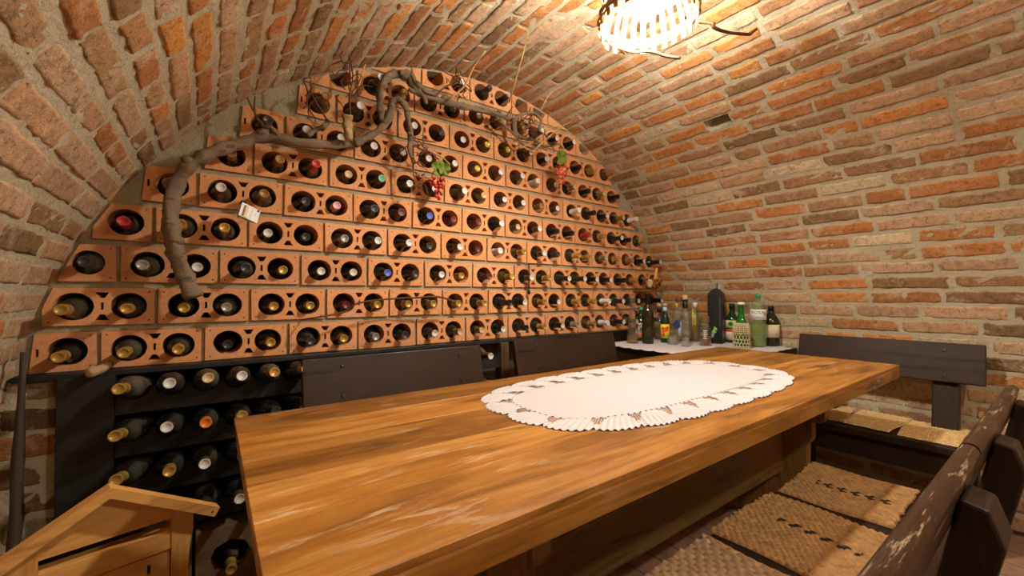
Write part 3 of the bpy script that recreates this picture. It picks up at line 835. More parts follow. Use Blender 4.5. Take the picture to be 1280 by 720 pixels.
# ---------------------------------------------------------------- woven straw mats
def straw_mat(L, W, label, col, sd, dark=None, pu=.0165, pv=.0125, wav=.004, group=None, name='seat_mat', rel=.0062):
    """L along x, W along y; twined rows"""
    r = random.Random(sd); res = .0026
    nx, ny = int(L/res), int(W/res); vs = []; b = MB()
    jx = [r.uniform(-.004, .004) for _ in range(int(W/pv)+2)]; jx2 = [r.uniform(-.004, .004) for _ in range(int(W/pv)+2)]
    sx, sy = r.uniform(0, 6), r.uniform(0, 6)
    tone = {}
    for iy in range(ny+1):
        v = iy/ny*W; row = int(v/pv); fv = v/pv-row
        for ix in range(nx+1):
            u0 = ix/nx; x = (u0-.5)*L+jx[row]*(1-u0)+jx2[row]*u0+.006*math.sin(v*9+sx)*(u0-.5)
            uu = u0*L/pu+.5*(row % 2); cell = int(uu); fu = uu-cell
            h = rel*abs(math.sin(PI*fu))**.8*abs(math.sin(PI*fv))**.7
            lowf = wav*(math.sin(u0*5+sx)*math.sin(v*11+sy)+1)*.5
            edge = ix in (0, nx) or iy in (0, ny)
            z = .0015 if edge else .003+h+lowf
            key = (row, cell)
            if key not in tone: tone[key] = r.uniform(.84, 1.15)
            c = [q*tone[key] for q in col]
            if dark and dark[0] <= row < dark[1] and dark[2] < u0 < dark[3] and cell % 2: c = [.035, .026, .018]
            b.cur = tuple(c); b.v.append((x, v-W/2+.004*math.sin(u0*7+sy), z)); b.tint.append(b.cur)
    for iy in range(ny):
        for ix in range(nx):
            a = iy*(nx+1)+ix; b.f.append((a, a+1, a+nx+2, a+nx+1)); b.mi.append(0); b.sm.append(True)
    o = b.build(name, M['straww'], None, tint=True)
    return tag(o, label, 'seat mat', group)
c1 = (.50, .28, .11); c2 = (.55, .34, .18); c3 = (.72, .47, .20)
g = 'woven seat mats on the benches'
m = straw_mat(.285, .355, 'brown woven mat with dark dashed band, further seat of front bench', c1, 3, (12, 15, .22, .90), .018, .0125, group=g); m.location = (1.672, .452, .4505); m.rotation_euler = (0, 0, .04-PI/2)
m = straw_mat(.30, .365, 'brown woven mat with short dark dashes, middle of the front row of seats', c1, 5, (15, 17, .30, .92), .018, .0125, group=g); m.location = (1.275, .446, .4505); m.rotation_euler = (0, 0, -.02-PI/2)
m = straw_mat(.29, .40, 'coarse pinkish-brown woven mat on nearest bench at bottom edge', c2, 7, None, .026, .018, group=g); m.location = (.862, .445, .4505); m.rotation_euler = (0, 0, -PI/2)
m = straw_mat(.20, .36, 'pale straw mat lying at the table end of the right wall bench', tuple(q*.85 for q in c3), 9, None, .012, .010, .003, g, rel=.003); m.location = (2.685, .815, .4605); m.rotation_euler = (0, 0, .1-PI/2)
m = straw_mat(.35, .205, 'pale straw mat in the middle of the right wall bench', c3, 12, None, .012, .010, .003, g, rel=.003); m.location = (2.665, .605, .4655); m.rotation_euler = (.0, 0, -.06)
m = straw_mat(.34, .20, 'pale straw mat at near end of the right wall bench', tuple(q*1.08 for q in c3), 14, None, .012, .010, .003, g, rel=.003); m.location = (2.660, .398, .4605); m.rotation_euler = (0, 0, .03)
for k, (mx, lab) in enumerate([(.46, 'beige straw mat on left back bench, its left seat, seen under the table'), (.84, 'beige straw mat on left back bench, its right seat, seen under the table'), (1.41, 'beige straw mat on right back bench, its left seat, under the table edge'), (1.79, 'beige straw mat on right back bench, its right seat, under the table edge')]):
    m = straw_mat(.33, .33, lab, (.50, .35, .19), 20+k, None, .014, .011, .003, g); m.location = (mx, 1.48, .4605)

# ================================================================ CORNER TABLE WITH CLOTH AND BOTTLES
SZ = .765
ct = empty('corner_table', (2.5, 1.5, 0), 0, 'small dark corner table under the bottles where the two brick walls meet', 'table')
IC = Matrix.Translation((-2.5, -1.5, 0))
poly = [(2.10, 1.885), (2.10, 1.33), (2.46, 1.30), (2.49, 1.02), (2.905, 1.02), (2.905, 1.885)]
b = MB(); b.prism(poly, SZ-.04, SZ, 'z', T=IC); b.build('tabletop', M['bench'], ct, recalc=True)
for p in [(2.14, 1.84), (2.14, 1.37), (2.54, 1.07), (2.86, 1.07), (2.86, 1.84)]:
    b = MB(); b.box((p[0], p[1], (SZ-.04)/2), (.05, .05, SZ-.04), .003, T=IC); b.build('leg', M['benchpost'], ct)
# cloth: scalloped edge hanging slightly over the front
edge = [(2.12, 1.875), (2.085, 1.70), (2.075, 1.52), (2.075, 1.34), (2.25, 1.315), (2.45, 1.285), (2.475, 1.16), (2.49, 1.03), (2.70, 1.035), (2.845, 1.03), (2.89, 1.10), (2.90, 1.4), (2.90, 1.875), (2.5, 1.875)]
pp = []
n = len(edge)
for i in range(n):
    a, c = Vector(edge[i]), Vector(edge[(i+1) % n]); S = max(2, int((c-a).length/.009))
    for k in range(S): pp.append(a.lerp(c, k/S))
acc = 0; ring0 = []; ring1 = []
ctr = Vector((2.5, 1.55))
for i, p in enumerate(pp):
    acc += (p-pp[i-1]).length if i else 0
    front = p.y < 1.80 and p.x < 2.88
    sc = abs(math.sin(acc*PI/.085))**.6
    d = (p-ctr).normalized()
    ring0.append((p.x-d.x*.02, p.y-d.y*.02, SZ+.003))
    ring1.append((p.x+d.x*.012*sc*(front), p.y+d.y*.012*sc*(front), SZ+.003-(.004 if front else 0)*sc))
b = MB(); nn = len(pp)
b.add(ring0+ring1, [tuple(range(nn))]+[(i, nn+i, nn+(i+1) % nn, (i+1) % nn) for i in range(nn)], 0, False)
o = b.build('tablecloth', M['cloth'], None, recalc=True)
md = o.modifiers.new('thick', 'SOLIDIFY'); md.thickness = .0015; md.offset = 1
tag(o, 'white scalloped cloth spread on the corner table under the bottles', 'tablecloth')
SB = SZ+.0048

def tube_glass(prof, th=.0022):
    """outer profile plus inner wall"""
    o = list(prof); inn = [(max(r-th, .0005), z+(.004 if i == 0 else 0)) for i, (r, z) in enumerate(prof)]
    return o+list(reversed(inn))
def shelf_bottle(name, x, y, prof, mat, label, cat='bottle', liquid=None, th=.002, seg=28, group='bottles on the corner table', solid=False):
    r = empty(name, (x, y, SB), 0, label, cat, group)
    b = MB(); P0 = [(.0005, .0012)]+[(p[0], p[1]) for p in prof]
    if solid: b.lathe(P0, seg, 0)
    else:
        inn = [(max(rr-th, .0006), z+(.003 if k == 0 else 0)) for k, (rr, z) in enumerate(prof)]
        b.lathe(P0, seg, 0, None, False)
    b.build('glass', mat, r)
    if liquid:
        m, zt = liquid; pts = [(max(rr-th-.0006, .0006), z+(.005 if k == 0 else 0)) for k, (rr, z) in enumerate(prof) if z < zt]
        rl = float(np.interp(zt, [p[1] for p in prof], [p[0] for p in prof]))-th-.0006
        b = MB(); b.lathe([(.0004, prof[0][1]+.0045)]+pts+[(rl, zt), (.0004, zt)], seg, 0, None, False); b.build('liquid', m, r)
    return r
def label_patch(r, rad, z0, z1, a0, a1, mat, name='label', off=.0008, seg=14):
    b = MB(); b.lathe([(rad+off, z0), (rad+off, z1)], seg, 0, None, False, True, a0, a1)
    o = b.build(name, mat, r); md = o.modifiers.new('t', 'SOLIDIFY'); md.thickness = .0004; md.offset = 1
    return o
def lp_disc(par, rad, ang, z, rx, rz, mat, name, off=.0016, n=18, poly=None):
    """a flat emblem wrapped on the bottle: polygon in (arc, z)"""
    pts = poly or [(rx*math.cos(2*PI*i/n), rz*math.sin(2*PI*i/n)) for i in range(n)]
    R = rad+off; vs = [(R*math.cos(ang+p[0]/R), R*math.sin(ang+p[0]/R), z+p[1]) for p in pts]
    b = MB(); n = len(vs); cx = sum(p[0] for p in pts)/n; cz = sum(p[1] for p in pts)/n
    vs.append((R*math.cos(ang+cx/R), R*math.sin(ang+cx/R), z+cz))
    b.add(vs, [(i, (i+1) % n, n) for i in range(n)]); return b.build(name, mat, par)
def wrap_text(par, txt, size, rad, ang, z, mat, name='lettering', off=.0018, vertical=False):
    cu = bpy.data.curves.new('t', 'FONT'); cu.body = txt; cu.size = size; cu.align_x = 'CENTER'; cu.align_y = 'CENTER'; cu.resolution_u = 3
    t = bpy.data.objects.new('t', cu); COL.objects.link(t)
    dg = bpy.context.evaluated_depsgraph_get(); me = bpy.data.meshes.new_from_object(t.evaluated_get(dg))
    bpy.data.objects.remove(t)
    R = rad+off
    for v in me.vertices:
        x, y = (v.co.x, v.co.y) if not vertical else (v.co.y*-1, v.co.x)
        a = ang+x/R; v.co = (R*math.cos(a), R*math.sin(a), z+y)
    me.materials.clear(); me.materials.append(mat); me.name = name
    o = bpy.data.objects.new(name, me); COL.objects.link(o); o.parent = par; return o
def stopper(r, prof, mat, name='stopper', seg=18):
    b = MB(); b.lathe([(.0003, prof[0][1])]+prof+[(.0003, prof[-1][1])], seg, 0, None, False); return b.build(name, mat, r)
def facing(x, y): return math.atan2(-y, -x)     # towards the viewer's side of the room

# 1 slender conical flask with amber in the bottom
x, y = 2.285, 1.765; r = shelf_bottle('flask', x, y, [(.040, .0), (.042, .004), (.036, .06), (.026, .14), (.019, .22), (.0165, .27), (.0165, .285), (.020, .288), (.020, .293), (.017, .295), (.017, .297)], M['clearglass'], 'slender clear conical flask with a little amber liquor, leftmost on the corner table', liquid=(M['amberliq'], .052))
stopper(r, [(.011, .285), (.013, .298), (.016, .30), (.018, .312), (.013, .322)], M['clearglass'])
# 2 square green liqueur bottle with stag-like round emblem and orange band
x, y = 2.468, 1.835; a = facing(x, y); r = shelf_bottle('liqueur_bottle', x, y, [(.036, 0), (.040, .004), (.040, .125), (.037, .150), (.020, .172), (.014, .185), (.013, .215), (.015, .217), (.015, .222)], M['darkgreenglass'], 'squat green liqueur bottle with cream label and orange band, behind the tall dark bottle', solid=True)
label_patch(r, .040, .022, .125, a-1.2, a+1.2, M['cream']); label_patch(r, .0412, .030, .050, a-1.2, a+1.2, M['orangelab'], 'label_band')
lp_disc(r, .041, a, .088, .026, .026, M['ink'], 'emblem'); lp_disc(r, .0415, a, .088, .021, .021, M['cream'], 'emblem_disc'); lp_disc(r, .042, a, .082, .009, .012, M['browncap'], 'emblem_head', n=10)
for s in (-1, 1): lp_disc(r, .042, a, .093, 0, 0, M['browncap'], 'emblem_antler', poly=[(s*.002, -.002), (s*.010, .004), (s*.013, .014), (s*.010, .013), (s*.007, .006), (s*.001, .002)])
stopper(r, [(.0155, .215), (.0155, .236)], M['greencap'], 'cap')
# 3 tall dark bottle
x, y = 2.345, 1.688; r = shelf_bottle('dark_bottle', x, y, [(.034, 0), (.0375, .004), (.0375, .20), (.036, .215), (.027, .237), (.0165, .255), (.0145, .27), (.0145, .322), (.0160, .323), (.0160, .330)], M['olivebottle'], 'tall plain olive-black bottle standing left on the corner table', solid=True)
stopper(r, [(.0155, .245), (.0158, .26), (.0158, .32), (.0170, .322), (.0170, .333)], M['iron'], 'capsule')
# 4 clear bottle with dark neck and cork behind it
x, y = 2.62, 1.79; r = shelf_bottle('cork_bottle', x, y, [(.032, 0), (.035, .004), (.035, .13), (.030, .155), (.016, .18), (.013, .20), (.013, .235), (.015, .237), (.015, .243)], M['clearglass'], 'clear bottle with black neck band and cork, right behind the tall dark bottle', liquid=(M['brownliq'], .075))
stopper(r, [(.0155, .198), (.0155, .225)], M['iron'], 'neck_band'); stopper(r, [(.011, .238), (.015, .2435), (.0155, .262)], M['cork'])
# 5 green bottle with red and yellow fruit label
x, y = 2.49, 1.655; a = facing(x, y); r = shelf_bottle('juice_bottle', x, y, [(.027, 0), (.030, .004), (.030, .13), (.028, .15), (.018, .185), (.0135, .21), (.0125, .245), (.014, .247), (.014, .252)], M['darkgreenglass'], 'green bottle with red and yellow fruit label and pale neck sticker', solid=True)
label_patch(r, .030, .03, .125, a-1.25, a+1.25, M['yellowlab'])
for k in range(7):
    q = random.Random(k); lp_disc(r, .031+.0001*k, a+q.uniform(-.6, .6), .075+q.uniform(-.03, .03), q.uniform(.008, .014), q.uniform(.010, .017), [M['redlab'], M['orangelab']][k % 2], 'printed_fruit', n=12)
label_patch(r, .0138, .212, .24, a-1, a+1, M['skyblue'], 'neck_label'); stopper(r, [(.0150, .245), (.0155, .262), (.013, .265)], M['cork'], 'cap')
# 6 clear bottle with plum print, gold cap
x, y = 2.525, 1.59; a = facing(x, y); r = shelf_bottle('plum_bottle', x, y, [(.028, 0), (.031, .004), (.031, .14), (.029, .16), (.018, .19), (.0140, .21), (.0135, .25), (.015, .252), (.015, .256)], M['clearglass'], 'clear bottle with dark blue plum print and gold cap beside the glass cube', liquid=(M['yellowliq'], .06))
for k, (da, dz, rx, rz) in enumerate([(-.35, .125, .016, .018), (.25, .118, .017, .018), (0, .145, .012, .013), (.5, .142, .010, .010), (-.1, .105, .014, .013)]): lp_disc(r, .0318+.0001*k, a+da, dz, rx, rz, M['darkblue'] if k != 3 else M['darkgreenprint'], 'printed_plum', n=12)
label_patch(r, .0312, .05, .15, a+.35, a+1.2, M['skyblue']); stopper(r, [(.0158, .238), (.0160, .262), (.0145, .2645)], M['gold'], 'cap')
# 7 glass cube candle holder
x, y = 2.435, 1.56; cb = empty('glass_cube', (x, y, SB), .35, 'small clear square glass cup in front of the plum-print bottle', 'glass'); b = MB()
out = [(-.030, -.030), (.030, -.030), (.030, .030), (-.030, .030)]; inn = [(-.024, -.024), (.024, -.024), (.024, .024), (-.024, .024)]
b.prism(out, 0, .008, 'z'); b.plate(out, [inn], .06, .008, 0, 'z'); 
b.add([(p[0], p[1], .06) for p in inn]+[(p[0], p[1], .008) for p in inn], [(i, (i+1) % 4, 4+(i+1) % 4, 4+i) for i in range(4)]); b.build('glass', M['clearglass'], cb, recalc=True)
# 8 broad clear bottle with brown cap, behind
x, y = 2.665, 1.66; r = shelf_bottle('schnapps_bottle', x, y, [(.036, 0), (.040, .004), (.040, .17), (.037, .195), (.022, .225), (.018, .24), (.018, .27), (.020, .272), (.020, .277)], M['clearglass'], 'broad clear bottle with wide brown stopper behind the cork-topped one', liquid=(M['yellowliq'], .10))
stopper(r, [(.016, .272), (.022, .278), (.023, .305), (.020, .308)], M['browncap'])
# 9 slender clear bottle, black neck, cork - in front
x, y = 2.40, 1.452; r = shelf_bottle('spirit_bottle', x, y, [(.025, 0), (.028, .004), (.0275, .02), (.0255, .035), (.0265, .06), (.0265, .19), (.024, .205), (.0150, .222), (.0130, .235), (.0130, .285), (.015, .287), (.015, .293)], M['clearglass'], 'slender clear bottle with black neck wrap and pale cork, in front of the group', liquid=(M['clearglass'], .17))
stopper(r, [(.0142, .238), (.0155, .245), (.0155, .292)], M['iron'], 'neck_wrap'); stopper(r, [(.0125, .293), (.0150, .295), (.0152, .318), (.014, .320)], M['cork'])
# 10 bottle with vertical yellow label
x, y = 2.78, 1.615; a = facing(x, y); r = shelf_bottle('oil_bottle', x, y, [(.033, 0), (.036, .004), (.036, .19), (.033, .21), (.018, .235), (.0145, .25), (.0145, .31), (.016, .312), (.016, .318)], M['clearglass'], 'tall bottle with a narrow upright yellow label near the black carton', liquid=(M['greenliq'], .16))
label_patch(r, .036, .075, .225, a-.33, a+.33, M['yellowlab']); [lp_disc(r, .0372, a, .088+.0125*k, .0055*(1, .7, .9, .6)[k % 4], .0022, M['ink'], 'printed_mark', n=6) for k in range(11)]
# 11 pale cork-capped small bottle
x, y = 2.70, 1.56; r = shelf_bottle('small_spirit_bottle', x, y, [(.024, 0), (.027, .004), (.027, .16), (.022, .185), (.0135, .20), (.0125, .235), (.014, .237), (.014, .243)], M['clearglass'], 'thin clear bottle with pale cap between cork-topped and yellow-labelled bottles', liquid=(M['amberliq'], .11))
stopper(r, [(.0145, .235), (.0148, .268), (.0135, .270)], M['whitecap'], 'cap')
# 12 small jar with brown cap
x, y = 2.545, 1.405; r = shelf_bottle('spice_jar', x, y, [(.032, 0), (.035, .004), (.035, .105), (.033, .118), (.024, .130), (.022, .138), (.022, .145)], M['clearglass'], 'small glass jar with brown wooden cap and brown contents, left of the black carton', 'jar', liquid=(M['brownliq'], .055))
a = facing(x, y); stopper(r, [(.024, .143), (.026, .148), (.026, .185), (.024, .188)], M['browncap'], 'cap')
for k in range(5): lp_disc(r, .035, a, .072+.012*(k-2), .013*(1, .6, .9, .6, 1)[k], .003, M['whitecap'], 'printed_mark', n=8)
# 13 black carton
x, y = 2.735, 1.43; c = empty('gift_carton', (x, y, SB), math.radians(15), 'tall black carton with grey top flap and green leaf print', 'carton', None)
b = MB(); w = .044; b.box((0, 0, .165), (2*w, 2*w, .33), .0012)
b.add([(-w, -w, .33), (w, -w, .33), (w, w, .33), (-w, w, .33), (-.024, -.010, .365), (.024, -.010, .365), (.024, .010, .365), (-.024, .010, .365)], [(0, 1, 5, 4), (1, 2, 6, 5), (2, 3, 7, 6), (3, 0, 4, 7), (4, 5, 6, 7)])
b.build('box', M['carton'], c)
b = MB(); b.box((0, 0, .383), (.046, .014, .036), .001); b.build('grey_flap', M['cartongrey'], c)
b = MB(); b.prism([(.02, .36), (.043, .335), (.040, .395)], -.012, -.010, 'y'); b.build('white_tab', M['paper'], c)
def quad_flat(par, pts, mat, name, T):
    b = MB(); n = len(pts); b.add([(p[0], 0, p[1]) for p in pts], [tuple(range(n))], 0, False, T); return b.build(name, mat, par)
Tf = rotT((-w-.0006, 0, .0), 0, 0, -PI/2)
for k, (px, pz, s, ang, mt) in enumerate([(-.006, .085, .020, .9, 'greenprint'), (.004, .10, .015, 2.4, 'greenprint'), (-.014, .055, .020, 1.2, 'greyprint'), (-.004, .075, .015, .2, 'greyprint')]):
    pts = [(px+s*math.cos(t)*.95*math.cos(ang)-s*.45*math.sin(t)*math.sin(ang), pz+s*math.cos(t)*.95*math.sin(ang)+s*.45*math.sin(t)*math.cos(ang)) for t in np.linspace(0, 2*PI, 14, endpoint=False)]
    quad_flat(c, pts, M[mt], 'printed_leaf', Matrix.Translation((-.0002*k, 0, 0)) @ Tf)
for k in range(14):
    quad_flat(c, [(.030, .12+.014*k), (.033, .12+.014*k), (.033, .126+.014*k), (.030, .126+.014*k)], M['greyprint'], 'printed_line', Tf)
# 14 green liqueur bottle behind the carton
x, y = 2.855, 1.385; a = facing(x, y); r = shelf_bottle('liqueur_bottle', x, y, [(.040, 0), (.044, .004), (.044, .14), (.042, .165), (.024, .19), (.015, .205), (.0145, .235), (.016, .237), (.016, .242)], M['darkgreenglass'], 'round-shouldered green bottle with black cap half hidden right of the black carton', solid=True)
label_patch(r, .044, .10, .15, a-1.2, a+1.2, M['cream']); lp_disc(r, .045, a-.2, .126, .020, .020, M['greenprint'], 'emblem'); lp_disc(r, .0455, a-.2, .126, .013, .013, M['darkgreenprint'], 'emblem_disc')
label_patch(r, .044, .075, .092, a-1.2, a+1.2, M['redlab'], 'label_band'); label_patch(r, .044, .02, .075, a-1.2, a+1.2, M['cream'], 'lower_label'); stopper(r, [(.0165, .228), (.017, .262)], M['iron'], 'cap')
# 15 wicker-covered bottle
x, y = 2.575, 1.195; r = shelf_bottle('wicker_bottle', x, y, [(.036, 0), (.040, .006), (.042, .05), (.042, .11), (.040, .13), (.030, .155), (.020, .185), (.0155, .22), (.0150, .255), (.018, .257), (.018, .264)], M['greenglass'], 'bright green bottle in a woven wicker jacket', solid=True)
b = MB()
rw = lambda z: float(np.interp(z, [0, .006, .05, .11, .13, .155], [.0385, .0425, .0445, .0445, .0425, .033]))
for k in range(26):
    a = 2*PI*k/26
    for z0, z1 in ((.003, .012), (.092, .150)): b.tube([(rw(z)*math.cos(a), rw(z)*math.sin(a), z) for z in np.linspace(z0, z1, 5)], .0030, 5, sub=1)
for k in range(15):
    for d in (-1, 1):
        a = 2*PI*k/15; b.tube([((rw(z)+.0006*d)*math.cos(a+d*(z-.07)*9), (rw(z)+.0006*d)*math.sin(a+d*(z-.07)*9), z) for z in np.linspace(.010, .095, 9)], .0014, 5, sub=1)
for z, rr in ((.004, .0028), (.014, .0024), (.034, .002), (.055, .002), (.092, .003), (.104, .0018), (.116, .0018), (.128, .0018), (.140, .002), (.151, .003)):
    b.tube([((rw(z)+.0008)*math.cos(t), (rw(z)+.0008)*math.sin(t), z+.0012*math.sin(13*t)) for t in np.linspace(0, 2*PI, 53)], rr, 5, sub=1)
b.build('wicker_jacket', M['wicker'], r); stopper(r, [(.012, .258), (.019, .264), (.021, .272), (.017, .278)], M['whitecap'], 'stopper')
# 16 large plastic water bottle with green cap
x, y = 2.745, 1.172; a = facing(x, y); r = shelf_bottle('plastic_bottle', x, y, [(.030, 0), (.040, .006), (.043, .02), (.043, .09), (.0425, .095), (.043, .10), (.043, .225), (.041, .245), (.030, .278), (.016, .296), (.013, .302), (.013, .31)], M['petglass'], 'large pale green plastic bottle with green cap and white label', liquid=(M['greenliq'], .155))
label_patch(r, .043, .168, .232, a-1.45, a+1.45, M['paper']); wrap_text(r, 'ROXA', .027, .0438, a-.10, .214, M['darkgreenprint'])
lp_disc(r, .0438, a, .186, 0, 0, M['teal'], 'label_wave', poly=[(-.045, .012), (-.02, -.002), (.01, .002), (.035, .016), (.04, .010), (.015, -.009), (-.02, -.013), (-.045, -.002)])
label_patch(r, .0436, .198, .222, a+.72, a+1.02, M['greyprint'], 'printed_panel')
stopper(r, [(.0155, .302), (.0155, .322), (.0145, .324)], M['greencap'], 'cap')
# 17 round dark bottle with beige label, behind
x, y = 2.858, 1.145; a = facing(x, y); r = shelf_bottle('brandy_bottle', x, y, [(.042, 0), (.047, .006), (.048, .13), (.044, .165), (.030, .19), (.016, .205), (.0145, .215), (.0145, .235)], M['olivebottle'], 'stout dark bottle with beige label behind the plastic bottle', solid=True)
label_patch(r, .048, .055, .135, a-1.3, a+1.3, M['cream']); stopper(r, [(.016, .222), (.0165, .25)], M['iron'], 'cap')

# ================================================================ WOODEN LETTERBOX, LEFT FOREGROUND
LZ = .655                                     # ridge height
lb = empty('letterbox', (-.190, 1.325, LZ-.46), math.radians(13.8), 'golden pine house-shaped letterbox with gable roof, in front of the black rack', 'letterbox')
IL = Matrix.Translation((0, 0, .46))          # local: x across, y deep, z from the ridge
sl = .60; th = math.atan(sl); HW = .212; dp = .07
for s in (-1, 1):
    b = MB(); tk = .021
    poly = [(0, 0), (s*HW, -sl*HW), (s*(HW-.012), -sl*HW-.020), (0, -tk/math.cos(th))]
    b.prism(poly, -.022, .014, 'y', T=IL); b.build('roof_panel', M['pine'], lb, recalc=True)
zr = lambda x: -sl*abs(x)-.0245
b = MB(); b.prism([(-.106, -.128), (.115, -.128), (.115, zr(.115)), (0, zr(0)), (-.106, zr(.106))], .012, .024, 'y', T=IL); b.build('gable_board', M['pine'], lb, recalc=True)
for s, xo, xi in ((-1, -.152, -.106), (1, .159, .115)):
    b = MB()
    poly = [(xi, zr(xi)), (xo, zr(xo)), (xo, -.165), (xo-s*.006, -.20), (xo-s*.010, -.26), (xo-s*.008, -.34), (xo, -.40), (xo, -.46), (xi, -.46)]
    b.prism(poly, 0, .020, 'y', T=IL); b.build('corner_post', M['pinev'], lb, recalc=True)
    b = MB(); b.box((xo-s*.018, dp/2+.004, -.29), (.016, dp-.034, .34), .001, T=IL); b.build('side_panel', M['pinev'], lb)
b = MB(); b.prism([(-.14, -.455), (.149, -.455), (.149, zr(.149)), (0, zr(0)), (-.14, zr(.14))], dp-.012, dp, 'y', T=IL); b.build('back_panel', M['pine'], lb, recalc=True)
b = MB(); b.box((.0045, dp/2, -.455), (.27, dp-.03, .010), .001, T=IL); b.build('floor_panel', M['pine'], lb)
b = MB(); b.box((.0045, .012, -.176), (.221, .020, .048), .0015, T=IL); b.build('slot_rail', M['pine'], lb)
b = MB(); b.box((.0035, .055, -.12), (.218, .004, .07), T=IL); b.build('slot_back', M['slot'], lb)
door = MB(); door.plate([(-.104, -.455), (.1125, -.455), (.1125, -.2025), (-.104, -.2025)], [[(.070, -.245), (.0765, -.245), (.0765, -.222), (.070, -.222)]], .005, .020, 0, 'y', IL, back=True)
d = door.build('door', M['pine'], lb)
b = MB(); b.box((.073, .024, -.234), (.02, .004, .04), T=IL); b.build('keyhole', M['slot'], d)
for s in (-1, 1):
    b = MB(); b.lathe([(.0025, 0), (.0025, .001)], 8, 0, IL @ Matrix.Translation((s*.195, -.0222, -.132)) @ Matrix.Rotation(PI/2, 4, 'X')); b.build('screw', M['bolt'], lb)
st = empty('stool', (-.19, 1.40, 0), math.radians(13.8), 'low dark wooden stool carrying the pine letterbox', 'stool')
b = MB(); b.box((.005, .0, .18), (.36, .24, .03), .004); b.build('seat', M['bench'], st)
for sx in (-1, 1):
    for sy in (-1, 1):
        b = MB(); b.box((.005+sx*.15, sy*.09, .0825), (.035, .035, .165), .003); b.build('leg', M['benchpost'], st)

# ================================================================ BASKET LAMPS
def lamp(x, y, label, E, group=None):
    r = empty('basket_lamp', (x, y, 0), 0, label, 'lamp', group)
    q = random.Random(4)
    zt, zb = 2.245, 2.045; rt, rbm = .085, .162
    R = lambda z: rbm-(rbm-rt)*((z-zb)/(zt-zb))**1.6
    b = MB(); NS = 26
    for k in range(NS):
        a = 2*PI*k/NS; w = .0092
        path = [(zb-.022-q.uniform(0, .012)), zb, zb+.05, zb+.1, zb+.15, zt]
        vs = []
        for z in path:
            rr = R(max(z, zb))+.0025*(1 if k % 2 else -1)
            for s in (-1, 1):
                aa = a+s*w/rr; vs += [(rr*math.cos(aa), rr*math.sin(aa), z), ((rr+.003)*math.cos(aa), (rr+.003)*math.sin(aa), z)]
        fs = []
        for i in range(len(path)-1):
            o = i*4; fs += [(o, o+2, o+6, o+4), (o+1, o+5, o+7, o+3), (o, o+4, o+5, o+1), (o+2, o+3, o+7, o+6)]
        fs += [(0, 1, 3, 2), (len(vs)-4, len(vs)-2, len(vs)-1, len(vs)-3)]
        b.add(vs, fs)
    b.build('slats', M['lampwicker'], r)
    b = MB()
    for z, rr in ((zb, .005), (zb+.010, .005), (zb+.019, .0045), (zb+.028, .0045), (zb+.105, .004), (zb+.113, .004), (zt-.01, .005), (zt-.002, .005)):
        b.tube([((R(z)+.0016+.004*math.sin(13*t+z*200))*math.cos(t), (R(z)+.0016+.004*math.sin(13*t+z*200))*math.sin(t), z) for t in np.linspace(0, 2*PI, 105)], rr, 6, sub=1)
    b.build('woven_rim', M['lampwicker'], r)
    b = MB()
    for k in range(9):
        a = q.uniform(2.6, 4.6); z = zb+q.uniform(-.01, .05); p = Vector((R(z)*math.cos(a), R(z)*math.sin(a), z))
        pts = [p]
        for i in range(3): p = p+Vector((q.uniform(-.05, .03), q.uniform(-.04, .04), q.uniform(-.02, .045))); p.z = min(p.z, 2.2); pts.append(p)
        b.tube(pts, [.0028, .002, .0012], 5, noise=.1)
    b.build('loose_straw', M['straw'], r)
    b = MB(); b.lathe([(.017, 2.165), (.022, 2.19), (.022, 2.235), (.03, 2.24), (.05, 2.25), (.05, 2.262)], 18); b.build('socket', M['whitecap'], r)
    b = MB(); b.sphere((0, 0, 2.082), .036, 20, 14); b.lathe([(.030, 2.102), (.018, 2.126), (.016, 2.168)], 18, 0, None, False)
    b.build('bulb', m_emit('glowing_bulb', (1, .935, .82, 1), E), r)
    return r
LE = 1450
L1 = lamp(1.21, .863, 'glowing bulb in a pale woven basket shade at the top of the vault', LE)
b = MB()
for pts in ([(.150, -.03, 2.10), (.20, -.05, 2.095), (.245, -.10, 2.075), (.236, -.11, 2.05), (.285, -.14, 2.035), (.345, -.18, 2.03)], [(.345, -.18, 2.03), (.36, -.20, 2.045)], [(.03, .155, 2.035), (.085, .12, 2.02), (.10, .06, 2.00), (.155, .03, 1.985), (.20, .0, 1.98)]):
    b.tube(pts, [.007, .006, .005], 7, noise=.15)
b.build('vine_twig', M['twig'], L1)
lamp(1.21, -.72, 'added second basket lamp for fill, unseen behind the viewer', LE*.62)  # out-of-view copy of the lamp, added to fill the front of the room

